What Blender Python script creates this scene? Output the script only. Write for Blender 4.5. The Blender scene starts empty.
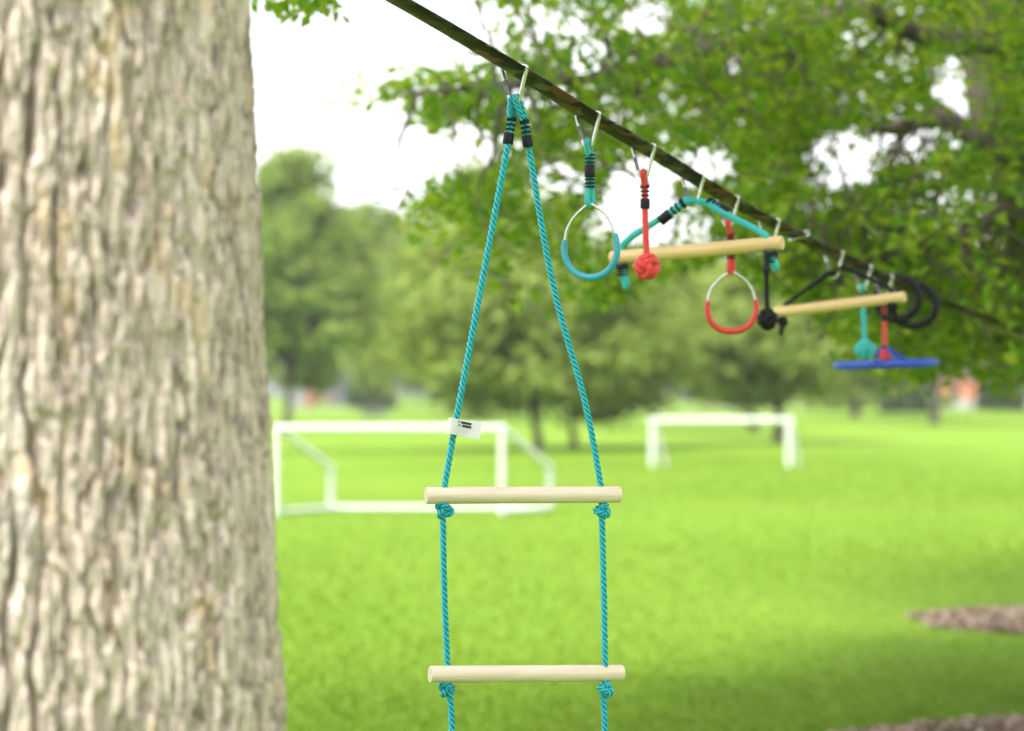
import bpy, math, random
import numpy as np
from mathutils import Vector, Matrix

random.seed(7)
RNG = np.random.default_rng(11)
scene = bpy.context.scene
COL = scene.collection

# ------------------------------------------------------------------ camera
F = 85.0 / 36.0 * 1024.0
CAM = np.array((0.0, 0.0, 1.62))
HZ = 395.0
TH = math.atan((HZ - 365.5) / F)
FW = np.array((0, math.cos(TH), math.sin(TH)))
UP = np.array((0, -math.sin(TH), math.cos(TH)))
D1 = 5.1


def P(x, y, Z):
    d = FW + (x - 512.0) / F * np.array((1.0, 0, 0)) - (y - 365.5) / F * UP
    return CAM + d * (Z / d[1])


def project(p):
    q = p - CAM
    dz = q @ FW
    return 512 + F * q[:, 0] / dz, 365.5 - F * (q @ UP) / dz


cam = bpy.data.cameras.new('camera')
cam.lens = 85
cam.sensor_width = 36
cam.sensor_fit = 'HORIZONTAL'
cam.clip_start = 0.05
cam.clip_end = 5000
cam.dof.use_dof = True
cam.dof.focus_distance = 5.1
cam.dof.aperture_fstop = 2.6
camo = bpy.data.objects.new('camera', cam)
COL.objects.link(camo)
camo.location = CAM
camo.rotation_euler = (math.pi / 2 + TH, 0, 0)
scene.camera = camo

# ------------------------------------------------------------------ materials


def lin(r, g, b):
    return (r, g, b, 1.0)


def new_mat(name):
    m = bpy.data.materials.new(name)
    m.use_nodes = True
    nt = m.node_tree
    return m, nt, nt.nodes['Principled BSDF'], nt.nodes['Material Output']


def N(nt, t, **kw):
    n = nt.nodes.new(t)
    for k, v in kw.items():
        setattr(n, k, v)
    return n


def ramp(nt, stops, fac=None, interp='LINEAR'):
    r = N(nt, 'ShaderNodeValToRGB')
    cr = r.color_ramp
    cr.interpolation = interp
    while len(cr.elements) < len(stops):
        cr.elements.new(0.5)
    for e, (p, c) in zip(cr.elements, stops):
        e.position = p
        e.color = lin(*c)
    if fac is not None:
        nt.links.new(fac, r.inputs['Fac'])
    return r


def noise(nt, scale, detail=3, rough=0.5, stretch=None, coord='Object'):
    tc = N(nt, 'ShaderNodeTexCoord')
    src = tc.outputs[coord]
    if stretch:
        mp = N(nt, 'ShaderNodeMapping')
        mp.inputs['Scale'].default_value = stretch
        nt.links.new(src, mp.inputs['Vector'])
        src = mp.outputs['Vector']
    n = N(nt, 'ShaderNodeTexNoise')
    n.inputs['Scale'].default_value = scale
    n.inputs['Detail'].default_value = detail
    n.inputs['Roughness'].default_value = rough
    nt.links.new(src, n.inputs['Vector'])
    return n.outputs['Fac']


def bump(nt, bs, fac, strength, dist=0.01):
    b = N(nt, 'ShaderNodeBump')
    b.inputs['Strength'].default_value = strength
    b.inputs['Distance'].default_value = dist
    nt.links.new(fac, b.inputs['Height'])
    nt.links.new(b.outputs['Normal'], bs.inputs['Normal'])


def simple(name, ca, cb, scale=20, rough=0.6, metal=0.0, bmp=0.0, stretch=None, sheen=0.0, detail=3, bdist=0.002):
    m, nt, bs, out = new_mat(name)
    f = noise(nt, scale, detail, 0.6, stretch)
    r = ramp(nt, [(0.35, ca), (0.65, cb)], f)
    nt.links.new(r.outputs['Color'], bs.inputs['Base Color'])
    bs.inputs['Roughness'].default_value = rough
    bs.inputs['Metallic'].default_value = metal
    if sheen:
        bs.inputs['Sheen Weight'].default_value = sheen
    if bmp:
        bump(nt, bs, f, bmp, bdist)
    return m


def leaf_mat(name, cols, trans=0.35, patch=0.5, rough=0.5):
    """diffuse + translucent leaf; colour varies leaf by leaf and in broad patches"""
    m, nt, bs, out = new_mat(name)
    geo = N(nt, 'ShaderNodeNewGeometry')
    nz = noise(nt, patch, 2, 0.5)
    mx = N(nt, 'ShaderNodeMath', operation='MULTIPLY_ADD')
    mx.inputs[1].default_value = 0.55
    nt.links.new(geo.outputs['Random Per Island'], mx.inputs[0])
    sc = N(nt, 'ShaderNodeMath', operation='MULTIPLY')
    sc.inputs[1].default_value = 0.45
    nt.links.new(nz, sc.inputs[0])
    nt.links.new(sc.outputs[0], mx.inputs[2])
    n = len(cols)
    r = ramp(nt, [(0.1 + 0.75 * i / (n - 1), c) for i, c in enumerate(cols)], mx.outputs[0])
    nt.links.new(r.outputs['Color'], bs.inputs['Base Color'])
    bs.inputs['Roughness'].default_value = rough
    bs.inputs['Specular IOR Level'].default_value = 0.14
    tr = N(nt, 'ShaderNodeBsdfTranslucent')
    hs = N(nt, 'ShaderNodeMixRGB', blend_type='MULTIPLY')
    hs.inputs['Fac'].default_value = 1.0
    hs.inputs['Color2'].default_value = lin(1.25, 1.15, 0.5)
    nt.links.new(r.outputs['Color'], hs.inputs['Color1'])
    nt.links.new(hs.outputs['Color'], tr.inputs['Color'])
    mix = N(nt, 'ShaderNodeMixShader')
    mix.inputs['Fac'].default_value = trans
    nt.links.new(bs.outputs['BSDF'], mix.inputs[1])
    nt.links.new(tr.outputs['BSDF'], mix.inputs[2])
    nt.links.new(mix.outputs['Shader'], out.inputs['Surface'])
    return m


M = {}
M['teal_rope'] = simple('teal_rope', (0.005, 0.27, 0.33), (0.015, 0.38, 0.44), 260, 0.24, bmp=0.1, detail=2)
M['teal_cord'] = simple('teal_cord', (0.004, 0.27, 0.265), (0.008, 0.35, 0.34), 300, 0.6, sheen=0.2, bmp=0.3, detail=2)
M['red_cord'] = simple('red_cord', (0.46, 0.016, 0.012), (0.58, 0.026, 0.020), 300, 0.6, sheen=0.2, bmp=0.3, detail=2)
M['black_cord'] = simple('black_cord', (0.004, 0.004, 0.0045), (0.009, 0.009, 0.0095), 300, 0.75, bmp=0.3, detail=2)
M['black_plastic'] = simple('black_plastic', (0.003, 0.003, 0.0035), (0.006, 0.006, 0.0065), 90, 0.45)
M['ring_black'] = simple('ring_black', (0.003, 0.003, 0.0035), (0.006, 0.006, 0.006), 60, 0.5)
M['teal_grip'] = simple('teal_grip', (0.018, 0.22, 0.30), (0.026, 0.26, 0.34), 60, 0.38)
M['red_grip'] = simple('red_grip', (0.48, 0.018, 0.018), (0.54, 0.024, 0.024), 60, 0.35)
for k_ in ('black_cord', 'black_plastic', 'ring_black'):
    M[k_].node_tree.nodes['Principled BSDF'].inputs['Specular IOR Level'].default_value = 0.22
M['steel'] = simple('steel', (0.46, 0.46, 0.46), (0.56, 0.56, 0.56), 120, 0.26, metal=1.0)
M['gate_steel'] = simple('gate_steel', (0.10, 0.10, 0.10), (0.16, 0.16, 0.16), 120, 0.3, metal=1.0)
M['blue_plastic'] = simple('blue_plastic', (0.006, 0.045, 0.36), (0.010, 0.058, 0.44), 40, 0.35)
M['blue_cord'] = simple('blue_cord', (0.02, 0.04, 0.30), (0.03, 0.06, 0.40), 200, 0.5)
M['tag_white'] = simple('tag_white', (0.60, 0.60, 0.60), (0.64, 0.64, 0.64), 40, 0.6)
M['tag_print'] = simple('tag_print', (0.02, 0.02, 0.02), (0.04, 0.04, 0.04), 300, 0.7)
M['tag_faint'] = simple('tag_faint', (0.50, 0.50, 0.50), (0.60, 0.60, 0.60), 300, 0.7)
M['goal_white'] = simple('goal_white', (0.56, 0.57, 0.57), (0.63, 0.63, 0.63), 3, 0.45)
M['branch'] = simple('branch', (0.085, 0.070, 0.055), (0.16, 0.13, 0.10), 14, 0.9, stretch=(1, 1, 0.2), bmp=0.6, bdist=0.02)
M['far_trunk'] = simple('far_trunk', (0.07, 0.055, 0.045), (0.13, 0.105, 0.085), 6, 0.9, stretch=(1, 1, 0.2), bmp=0.5, bdist=0.03)


def wood_mat(name, a, b):
    m, nt, bs, out = new_mat(name)
    f = noise(nt, 9, 4, 0.6, (0.9, 14, 14))
    f2 = noise(nt, 160, 2, 0.5, (0.08, 1, 1))
    mx = N(nt, 'ShaderNodeMath', operation='MULTIPLY_ADD')
    mx.inputs[1].default_value = 0.35
    nt.links.new(f2, mx.inputs[0])
    s = N(nt, 'ShaderNodeMath', operation='MULTIPLY')
    s.inputs[1].default_value = 0.65
    nt.links.new(f, s.inputs[0])
    nt.links.new(s.outputs[0], mx.inputs[2])
    r = ramp(nt, [(0.3, a), (0.62, b)], mx.outputs[0])
    nt.links.new(r.outputs['Color'], bs.inputs['Base Color'])
    bs.inputs['Roughness'].default_value = 0.5
    return m


M['pale_wood'] = wood_mat('pale_wood', (0.54, 0.43, 0.31), (0.66, 0.56, 0.44))
M['yellow_wood'] = wood_mat('yellow_wood', (0.48, 0.32, 0.13), (0.56, 0.40, 0.19))

M['near_leaf'] = leaf_mat('near_leaf', [(0.070, 0.180, 0.016), (0.130, 0.275, 0.020), (0.215, 0.350, 0.026), (0.38, 0.44, 0.055)], 0.55, 0.9, 0.6)
M['mid_leaf'] = leaf_mat('mid_leaf', [(0.118, 0.200, 0.032), (0.198, 0.278, 0.050), (0.31, 0.360, 0.090)], 0.4, 0.35, 0.6)
M['far_leaf'] = leaf_mat('far_leaf', [(0.130, 0.220, 0.040), (0.195, 0.285, 0.052), (0.275, 0.350, 0.075)], 0.4, 0.15, 0.65)
M['dull_leaf'] = leaf_mat('dull_leaf', [(0.110, 0.150, 0.060), (0.145, 0.185, 0.075), (0.19, 0.22, 0.090)], 0.4, 0.15, 0.65)
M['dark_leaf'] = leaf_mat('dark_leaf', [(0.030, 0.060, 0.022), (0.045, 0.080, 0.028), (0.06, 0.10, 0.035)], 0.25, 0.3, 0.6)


def bark_mat():
    m, nt, bs, out = new_mat('bark')
    f = noise(nt, 15, 5, 0.62, (1, 1, 0.15))
    r = ramp(nt, [(0.28, (0.34, 0.275, 0.235)), (0.44, (0.475, 0.39, 0.325)), (0.58, (0.53, 0.445, 0.375)), (0.74, (0.475, 0.41, 0.38))], f)
    f2 = noise(nt, 17, 2, 0.5, (1, 1, 0.45))
    r2 = ramp(nt, [(0.59, (0, 0, 0)), (0.68, (1, 1, 1))], f2)
    mx = N(nt, 'ShaderNodeMixRGB')
    mx.inputs['Color2'].default_value = lin(0.52, 0.36, 0.20)
    sc = N(nt, 'ShaderNodeMath', operation='MULTIPLY')
    sc.inputs[1].default_value = 0.6
    nt.links.new(r2.outputs['Color'], sc.inputs[0])
    nt.links.new(sc.outputs[0], mx.inputs['Fac'])
    nt.links.new(r.outputs['Color'], mx.inputs['Color1'])
    # thin streaks of darker fissure brown running up the trunk, independent of the furrows
    f4 = noise(nt, 34, 3, 0.6, (1, 1, 0.11))
    r4 = ramp(nt, [(0.455, (0, 0, 0)), (0.495, (1, 1, 1)), (0.505, (1, 1, 1)), (0.545, (0, 0, 0))], f4)
    m4 = N(nt, 'ShaderNodeMixRGB')
    m4.inputs['Color2'].default_value = lin(0.17, 0.135, 0.115)
    s4 = N(nt, 'ShaderNodeMath', operation='MULTIPLY')
    s4.inputs[1].default_value = 0.85
    nt.links.new(r4.outputs['Color'], s4.inputs[0])
    nt.links.new(s4.outputs[0], m4.inputs['Fac'])
    nt.links.new(mx.outputs['Color'], m4.inputs['Color1'])
    nt.links.new(m4.outputs['Color'], bs.inputs['Base Color'])
    bs.inputs['Roughness'].default_value = 0.9
    bs.inputs['Specular IOR Level'].default_value = 0.2
    f3 = noise(nt, 90, 4, 0.65, (1, 1, 0.35))
    bump(nt, bs, f3, 0.55, 0.006)
    return m


M['bark'] = bark_mat()


def strap_mat():
    m, nt, bs, out = new_mat('camo_webbing')
    uv = N(nt, 'ShaderNodeTexCoord')
    mp = N(nt, 'ShaderNodeMapping')
    mp.inputs['Scale'].default_value = (0.95, 1.9, 1)
    nt.links.new(uv.outputs['UV'], mp.inputs['Vector'])
    v = N(nt, 'ShaderNodeTexVoronoi', distance='MANHATTAN')
    v.inputs['Scale'].default_value = 19
    nt.links.new(mp.outputs['Vector'], v.inputs['Vector'])
    sep = N(nt, 'ShaderNodeSeparateColor')
    nt.links.new(v.outputs['Color'], sep.inputs['Color'])
    r = ramp(nt, [(0.0, (0.004, 0.003, 0.004)), (0.26, (0.040, 0.036, 0.036)), (0.42, (0.005, 0.004, 0.004)),
                  (0.56, (0.150, 0.055, 0.045)), (0.70, (0.008, 0.006, 0.007)), (0.80, (0.115, 0.105, 0.105))], sep.outputs[0], 'CONSTANT')
    w = N(nt, 'ShaderNodeTexWave', wave_type='BANDS', bands_direction='X')
    w.inputs['Scale'].default_value = 160
    nt.links.new(mp.outputs['Vector'], w.inputs['Vector'])
    mul = N(nt, 'ShaderNodeMixRGB', blend_type='MULTIPLY')
    mul.inputs['Fac'].default_value = 0.3
    nt.links.new(r.outputs['Color'], mul.inputs['Color1'])
    nt.links.new(w.outputs['Color'], mul.inputs['Color2'])
    nt.links.new(mul.outputs['Color'], bs.inputs['Base Color'])
    bs.inputs['Roughness'].default_value = 0.6
    bs.inputs['Specular IOR Level'].default_value = 0.2
    bump(nt, bs, w.outputs['Fac'], 0.3, 0.001)
    return m


M['strap'] = strap_mat()


def lawn_mat(name='lawn', gain=1.0):
    m, nt, bs, out = new_mat(name)
    big = noise(nt, 0.16, 3, 0.55)
    midn = noise(nt, 1.6, 4, 0.6)
    fine = noise(nt, 34, 3, 0.7)
    a = N(nt, 'ShaderNodeMath', operation='MULTIPLY_ADD')
    a.inputs[1].default_value = 0.5
    nt.links.new(big, a.inputs[0])
    b = N(nt, 'ShaderNodeMath', operation='MULTIPLY')
    b.inputs[1].default_value = 0.3
    nt.links.new(midn, b.inputs[0])
    nt.links.new(b.outputs[0], a.inputs[2])
    c = N(nt, 'ShaderNodeMath', operation='MULTIPLY_ADD')
    c.inputs[1].default_value = 0.2
    nt.links.new(fine, c.inputs[0])
    nt.links.new(a.outputs[0], c.inputs[2])
    g = gain
    r = ramp(nt, [(0.25, (0.108 * g, 0.200 * g, 0.014 * g)), (0.50, (0.140 * g, 0.240 * g, 0.020 * g)), (0.75, (0.190 * g, 0.280 * g, 0.031 * g))], c.outputs[0])
    nt.links.new(r.outputs['Color'], bs.inputs['Base Color'])
    bs.inputs['Roughness'].default_value = 0.9
    bs.inputs['Specular IOR Level'].default_value = 0.1
    bump(nt, bs, fine, 0.5, 0.02)
    return m


M['lawn'] = lawn_mat()
M['blade'] = leaf_mat('blade', [(0.112, 0.205, 0.012), (0.130, 0.226, 0.016), (0.160, 0.250, 0.024)], 0.3, 0.35, 0.6)
M['mulch'] = simple('mulch', (0.16, 0.105, 0.075), (0.32, 0.23, 0.175), 18, 0.95, bmp=0.8, bdist=0.03)


def chip_mat():
    m, nt, bs, out = new_mat('wood_chip')
    geo = N(nt, 'ShaderNodeNewGeometry')
    r = ramp(nt, [(0.0, (0.10, 0.065, 0.045)), (0.4, (0.24, 0.165, 0.12)), (0.75, (0.36, 0.26, 0.20)), (1.0, (0.46, 0.38, 0.31))], geo.outputs['Random Per Island'])
    nt.links.new(r.outputs['Color'], bs.inputs['Base Color'])
    bs.inputs['Roughness'].default_value = 0.95
    return m


M['chip'] = chip_mat()

# ------------------------------------------------------------------ mesh helpers


def nrm(v):
    v = np.asarray(v, float)
    return v / (np.linalg.norm(v) + 1e-12)


def resample(pts, step, closed=False):
    pts = np.asarray(pts, float)
    if closed:
        pts = np.vstack([pts, pts[:1]])
    seg = np.linalg.norm(np.diff(pts, axis=0), axis=1)
    s = np.concatenate([[0], np.cumsum(seg)])
    n = max(2, int(round(s[-1] / step)) + 1)
    t = np.linspace(0, s[-1], n)
    q = np.stack([np.interp(t, s, pts[:, i]) for i in range(3)], 1)
    return q[:-1] if closed else q


def spline(ctrl, n=12, closed=False):
    """Catmull-Rom through the control points"""
    c = [np.asarray(p, float) for p in ctrl]
    out = []
    m = len(c)
    rng = range(m) if closed else range(m - 1)
    for i in rng:
        if closed:
            p0, p1, p2, p3 = c[(i - 1) % m], c[i], c[(i + 1) % m], c[(i + 2) % m]
        else:
            p0 = c[i - 1] if i > 0 else 2 * c[0] - c[1]
            p1, p2 = c[i], c[i + 1]
            p3 = c[i + 2] if i + 2 < m else 2 * c[-1] - c[-2]
        for k in range(n):
            t = k / n
            out.append(0.5 * ((2 * p1) + (-p0 + p2) * t + (2 * p0 - 5 * p1 + 4 * p2 - p3) * t * t + (-p0 + 3 * p1 - 3 * p2 + p3) * t ** 3))
    if not closed:
        out.append(c[-1])
    return np.array(out)


def frames(pts, closed=False):
    pts = np.asarray(pts, float)
    n = len(pts)
    if closed:
        T = np.roll(pts, -1, 0) - np.roll(pts, 1, 0)
    else:
        T = np.gradient(pts, axis=0)
    T = T / (np.linalg.norm(T, axis=1, keepdims=True) + 1e-12)
    a = np.array((0, 0, 1.0)) if abs(T[0, 2]) < 0.9 else np.array((0, 1.0, 0))
    u = nrm(np.cross(T[0], a))
    U = [u]
    for i in range(1, n):
        v = T[i - 1] + T[i]
        u = U[-1] - T[i] * np.dot(U[-1], T[i])
        U.append(nrm(u))
    U = np.array(U)
    if closed:
        # spread the twist error
        e = U[-1] - T[0] * np.dot(U[-1], T[0])
        e = nrm(e)
        ang = math.atan2(np.dot(np.cross(e, U[0]), T[0]), np.dot(e, U[0]))
        W = np.cross(T, U)
        k = np.linspace(0, ang, n)[:, None]
        U = U * np.cos(k) + W * np.sin(k)
    W = np.cross(T, U)
    return T, U, W


class MB:
    def __init__(self):
        self.v = []
        self.f = []

    def tube(self, pts, r, n=10, closed=False, cap=True):
        pts = np.asarray(pts, float)
        T, U, W = frames(pts, closed)
        m = len(pts)
        r = np.broadcast_to(np.asarray(r, float), (m,))
        b = len(self.v)
        for i in range(m):
            for k in range(n):
                a = 2 * math.pi * k / n
                self.v.append(pts[i] + r[i] * (math.cos(a) * U[i] + math.sin(a) * W[i]))
        for i in range(m if closed else m - 1):
            j = (i + 1) % m
            for k in range(n):
                l = (k + 1) % n
                self.f.append((b + i * n + k, b + i * n + l, b + j * n + l, b + j * n + k))
        if cap and not closed:
            # rounded cap: a small inset ring plus a fan
            for i, s in ((0, -1), (m - 1, 1)):
                c = len(self.v)
                self.v.append(pts[i] + s * T[i] * r[i] * 0.35)
                base = b + i * n
                for k in range(n):
                    l = (k + 1) % n
                    self.f.append((c, base + k, base + l) if s > 0 else (c, base + l, base + k))
        return self

    def rope(self, pts, R, strands=3, pitch=0.036, step=0.003, n=7, closed=False):
        q = resample(pts, step, closed)
        T, U, W = frames(q, closed)
        m = len(q)
        L = m * step
        if closed:
            turns = max(1, round(L / pitch))
            ph = np.arange(m) / m * turns * 2 * math.pi
        else:
            ph = np.arange(m) * step / pitch * 2 * math.pi
        rs = R * 0.445
        off = R * 0.60
        for s in range(strands):
            a = -ph + 2 * math.pi * s / strands
            p = q + off * (np.cos(a)[:, None] * U + np.sin(a)[:, None] * W)
            self.tube(p, rs * (1 + 0.07 * np.sin(np.arange(m) * step * 41 + s * 2.1)), n, closed)
        return self

    def lathe(self, o, ax, prof, n=20, cap=True):
        """prof: list of (t along the axis, radius)"""
        o = np.asarray(o, float)
        ax = nrm(ax)
        a = np.array((0, 0, 1.0)) if abs(ax[2]) < 0.9 else np.array((1.0, 0, 0))
        u = nrm(np.cross(ax, a))
        w = np.cross(ax, u)
        b = len(self.v)
        for t, r in prof:
            for k in range(n):
                g = 2 * math.pi * k / n
                self.v.append(o + ax * t + r * (math.cos(g) * u + math.sin(g) * w))
        for i in range(len(prof) - 1):
            for k in range(n):
                l = (k + 1) % n
                self.f.append((b + i * n + k, b + i * n + l, b + (i + 1) * n + l, b + (i + 1) * n + k))
        if cap:
            self.f.append(tuple(b + k for k in reversed(range(n))))
            e = b + (len(prof) - 1) * n
            self.f.append(tuple(e + k for k in range(n)))
        return self

    def box(self, c, s, rz=0.0, bev=0.0):
        c = np.asarray(c, float)
        hx, hy, hz = s[0] / 2, s[1] / 2, s[2] / 2
        b = len(self.v)
        cr, sr = math.cos(rz), math.sin(rz)
        for x, y, z in ((-1, -1, -1), (1, -1, -1), (1, 1, -1), (-1, 1, -1), (-1, -1, 1), (1, -1, 1), (1, 1, 1), (-1, 1, 1)):
            X, Y = x * hx, y * hy
            self.v.append(c + np.array((X * cr - Y * sr, X * sr + Y * cr, z * hz)))
        for f in ((0, 3, 2, 1), (4, 5, 6, 7), (0, 1, 5, 4), (1, 2, 6, 5), (2, 3, 7, 6), (3, 0, 4, 7)):
            self.f.append(tuple(b + i for i in f))
        return self

    def sphere(self, c, r, n=16, m=10, sc=(1, 1, 1)):
        prof = []
        c = np.asarray(c, float)
        b = len(self.v)
        for i in range(m + 1):
            t = math.pi * i / m
            for k in range(n):
                g = 2 * math.pi * k / n
                self.v.append(c + r * np.array((math.sin(t) * math.cos(g) * sc[0], math.sin(t) * math.sin(g) * sc[1], math.cos(t) * sc[2])))
        for i in range(m):
            for k in range(n):
                l = (k + 1) % n
                self.f.append((b + i * n + k, b + (i + 1) * n + k, b + (i + 1) * n + l, b + i * n + l))
        return self

    def build(self, name, mat, parent=None, origin=None, smooth=True, flat_angle=40):
        v = np.array(self.v, float)
        org = np.array(origin if origin is not None else (0, 0, 0), float)
        if parent is not None and origin is None:
            org = np.array(parent.matrix_world.translation) if parent.parent is None else np.array(parent['_org'])
        me = bpy.data.meshes.new(name)
        me.from_pydata([tuple(p) for p in (v - org)], [], self.f)
        me.update()
        if smooth:
            me.polygons.foreach_set('use_smooth', [True] * len(me.polygons))
            try:
                me.set_sharp_from_angle(angle=math.radians(flat_angle))
            except Exception:
                pass
        me.materials.append(mat)
        o = bpy.data.objects.new(name, me)
        COL.objects.link(o)
        if parent is not None:
            o.parent = parent
            # every parent sits unrotated at its own origin, and all parts share it
        else:
            o.location = org
        return o


def np_mesh(name, verts, faces_flat, nper, mat, parent=None, org=(0, 0, 0), smooth=False):
    """fast mesh: verts (N,3), faces_flat index array, nper = corners per face"""
    me = bpy.data.meshes.new(name)
    v = np.asarray(verts, np.float32) - np.asarray(org, np.float32)
    nf = len(faces_flat) // nper
    me.vertices.add(len(v))
    me.vertices.foreach_set('co', v.ravel())
    me.loops.add(len(faces_flat))
    me.loops.foreach_set('vertex_index', np.asarray(faces_flat, np.int32))
    me.polygons.add(nf)
    me.polygons.foreach_set('loop_start', np.arange(0, nf * nper, nper, dtype=np.int32))
    me.polygons.foreach_set('loop_total', np.full(nf, nper, np.int32))
    if smooth:
        me.polygons.foreach_set('use_smooth', np.ones(nf, bool))
    me.update(calc_edges=True)
    me.validate()
    me.materials.append(mat)
    o = bpy.data.objects.new(name, me)
    COL.objects.link(o)
    if parent is not None:
        o.parent = parent
    else:
        o.location = org
    return o


def tag(o, label, cat=None, group=None, kind=None):
    o['label'] = label
    if cat:
        o['category'] = cat
    if group:
        o['group'] = group
    if kind:
        o['kind'] = kind
    return o


def thing(name, label, cat, loc, group=None):
    o = bpy.data.objects.new(name, None)
    o.empty_display_size = 0.1
    COL.objects.link(o)
    o.location = tuple(loc)
    o.matrix_world = Matrix.Translation(Vector(tuple(loc)))
    return tag(o, label, cat, group)


def part(mb, name, mat, root, smooth=True, under=None, **kw):
    """a part of root; 'under' makes it a sub-part. All share root's origin."""
    o = mb.build(name, mat, None, origin=tuple(root.location), smooth=smooth, **kw)
    o.location = (0, 0, 0)
    o.parent = under if under is not None else root
    return o


# ------------------------------------------------------------------ numpy noise


def _hash(ix, iy, iz, seed):
    h = (ix * 374761393 + iy * 668265263 + iz * 2147483647 + seed * 1274126177) & 0xFFFFFFFF
    h = ((h ^ (h >> 13)) * 1274126177) & 0xFFFFFFFF
    h = h ^ (h >> 16)
    return h


def perlin(x, y, z, seed=0):
    x0, y0, z0 = np.floor(x).astype(np.int64), np.floor(y).astype(np.int64), np.floor(z).astype(np.int64)
    fx, fy, fz = x - x0, y - y0, z - z0
    sx, sy, sz = [t * t * t * (t * (t * 6 - 15) + 10) for t in (fx, fy, fz)]

    def g(dx, dy, dz):
        h = _hash(x0 + dx, y0 + dy, z0 + dz, seed)
        a = (h & 1023) / 1023.0 * 2 * math.pi
        c = ((h >> 10) & 1023) / 1023.0 * 2 - 1
        s = np.sqrt(np.maximum(0, 1 - c * c))
        return np.cos(a) * s * (fx - dx) + np.sin(a) * s * (fy - dy) + c * (fz - dz)

    def L(a, b, t):
        return a + (b - a) * t
    return L(L(L(g(0, 0, 0), g(1, 0, 0), sx), L(g(0, 1, 0), g(1, 1, 0), sx), sy),
             L(L(g(0, 0, 1), g(1, 0, 1), sx), L(g(0, 1, 1), g(1, 1, 1), sx), sy), sz) * 1.6


def sstep(a, b, x):
    t = np.clip((x - a) / (b - a), 0, 1)
    return t * t * (3 - 2 * t)


# ------------------------------------------------------------------ ground


def gz(Y):
    return 1.05 * sstep(85.0, 270.0, np.asarray(Y, float))


def ground_point(x, y):
    """world point on the ground under a pixel"""
    lo, hi = 8.0, 290.0
    for _ in range(50):
        m = 0.5 * (lo + hi)
        p = P(x, y, m)
        if p[2] > gz(m):
            lo = m
        else:
            hi = m
    return P(x, y, lo)


ys = np.concatenate([np.linspace(-40, 40, 41), np.linspace(44, 320, 70), np.array([360, 420, 500, 600])])
xs = np.concatenate([[-400, -300], np.linspace(-200, 200, 41), [300, 400]])
GX, GY = np.meshgrid(xs, ys)
GZ = gz(GY) + 0.05 * perlin(GX / 14, GY / 14, GX * 0, 3) * sstep(8, 20, GY)
vv = np.stack([GX.ravel(), GY.ravel(), GZ.ravel()], 1)
nx = len(xs)
fi = []
for j in range(len(ys) - 1):
    for i in range(nx - 1):
        a = j * nx + i
        fi += [a, a + 1, a + nx + 1, a + nx]
lawn = np_mesh('lawn', vv, fi, 4, M['lawn'], smooth=True)
tag(lawn, 'bright green mown lawn running back to the far trees', kind='structure')

# pale path far across the lawn
pm, pnt, pbs, _ = new_mat('path_concrete')
pr = ramp(pnt, [(0.35, (0.34, 0.32, 0.29)), (0.65, (0.42, 0.40, 0.37))], noise(pnt, 2, 3))
pnt.links.new(pr.outputs['Color'], pbs.inputs['Base Color'])
pbs.inputs['Roughness'].default_value = 0.9
path = MB()
pxs = np.linspace(-60, 90, 61)
for i, x in enumerate(pxs):
    y = 176 + 5 * math.sin(x * 0.03)
    path.v += [np.array((x, y, gz(y) + 0.06)), np.array((x, y + 4.5, gz(y + 4.5) + 0.06))]
    if i:
        path.f.append((2 * i - 2, 2 * i, 2 * i + 1, 2 * i - 1))
po = path.build('footpath', pm)
tag(po, 'pale concrete footpath crossing the lawn far off', kind='structure')

# grass blades over the nearest visible lawn
nb = 340000
by = 10.0 + 62.0 * RNG.random(nb) ** 2.1
bx = (RNG.random(nb) * 2 - 1) * (by * 0.28 + 2.2)
bh = 0.022 + 0.02 * RNG.random(nb)
ba = RNG.random(nb) * 2 * math.pi
bw = (0.0035 + 0.003 * RNG.random(nb)) * (1 + by / 40)
lean = 0.025 * RNG.standard_normal((nb, 2))
bz = gz(by) + 0.05 * perlin(bx / 14, by / 14, bx * 0, 3) * sstep(8, 20, by) - 0.006
base = np.stack([bx, by, bz], 1)
side = np.stack([np.cos(ba) * bw, np.sin(ba) * bw, np.zeros(nb)], 1)
tip = base + np.stack([lean[:, 0], lean[:, 1], bh], 1)
# keep blades off the two mulch beds
BED = [((3.24, 11.12), (1.68, 0.90)), ((4.35, 17.15), (1.52, 1.00))]
keep = np.ones(nb, bool)
for (cx, cy), (rx, ry) in BED:
    keep &= ((bx - cx) / rx) ** 2 + ((by - cy) / ry) ** 2 > 0.94
base, side, tip = base[keep], side[keep], tip[keep]
nb = len(base)
bv = np.stack([base - side, base + side, tip], 1).reshape(-1, 3)
grass = np_mesh('grass', bv, np.arange(nb * 3), 3, M['blade'])
tag(grass, 'short mown grass blades of the near lawn', kind='stuff')

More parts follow.
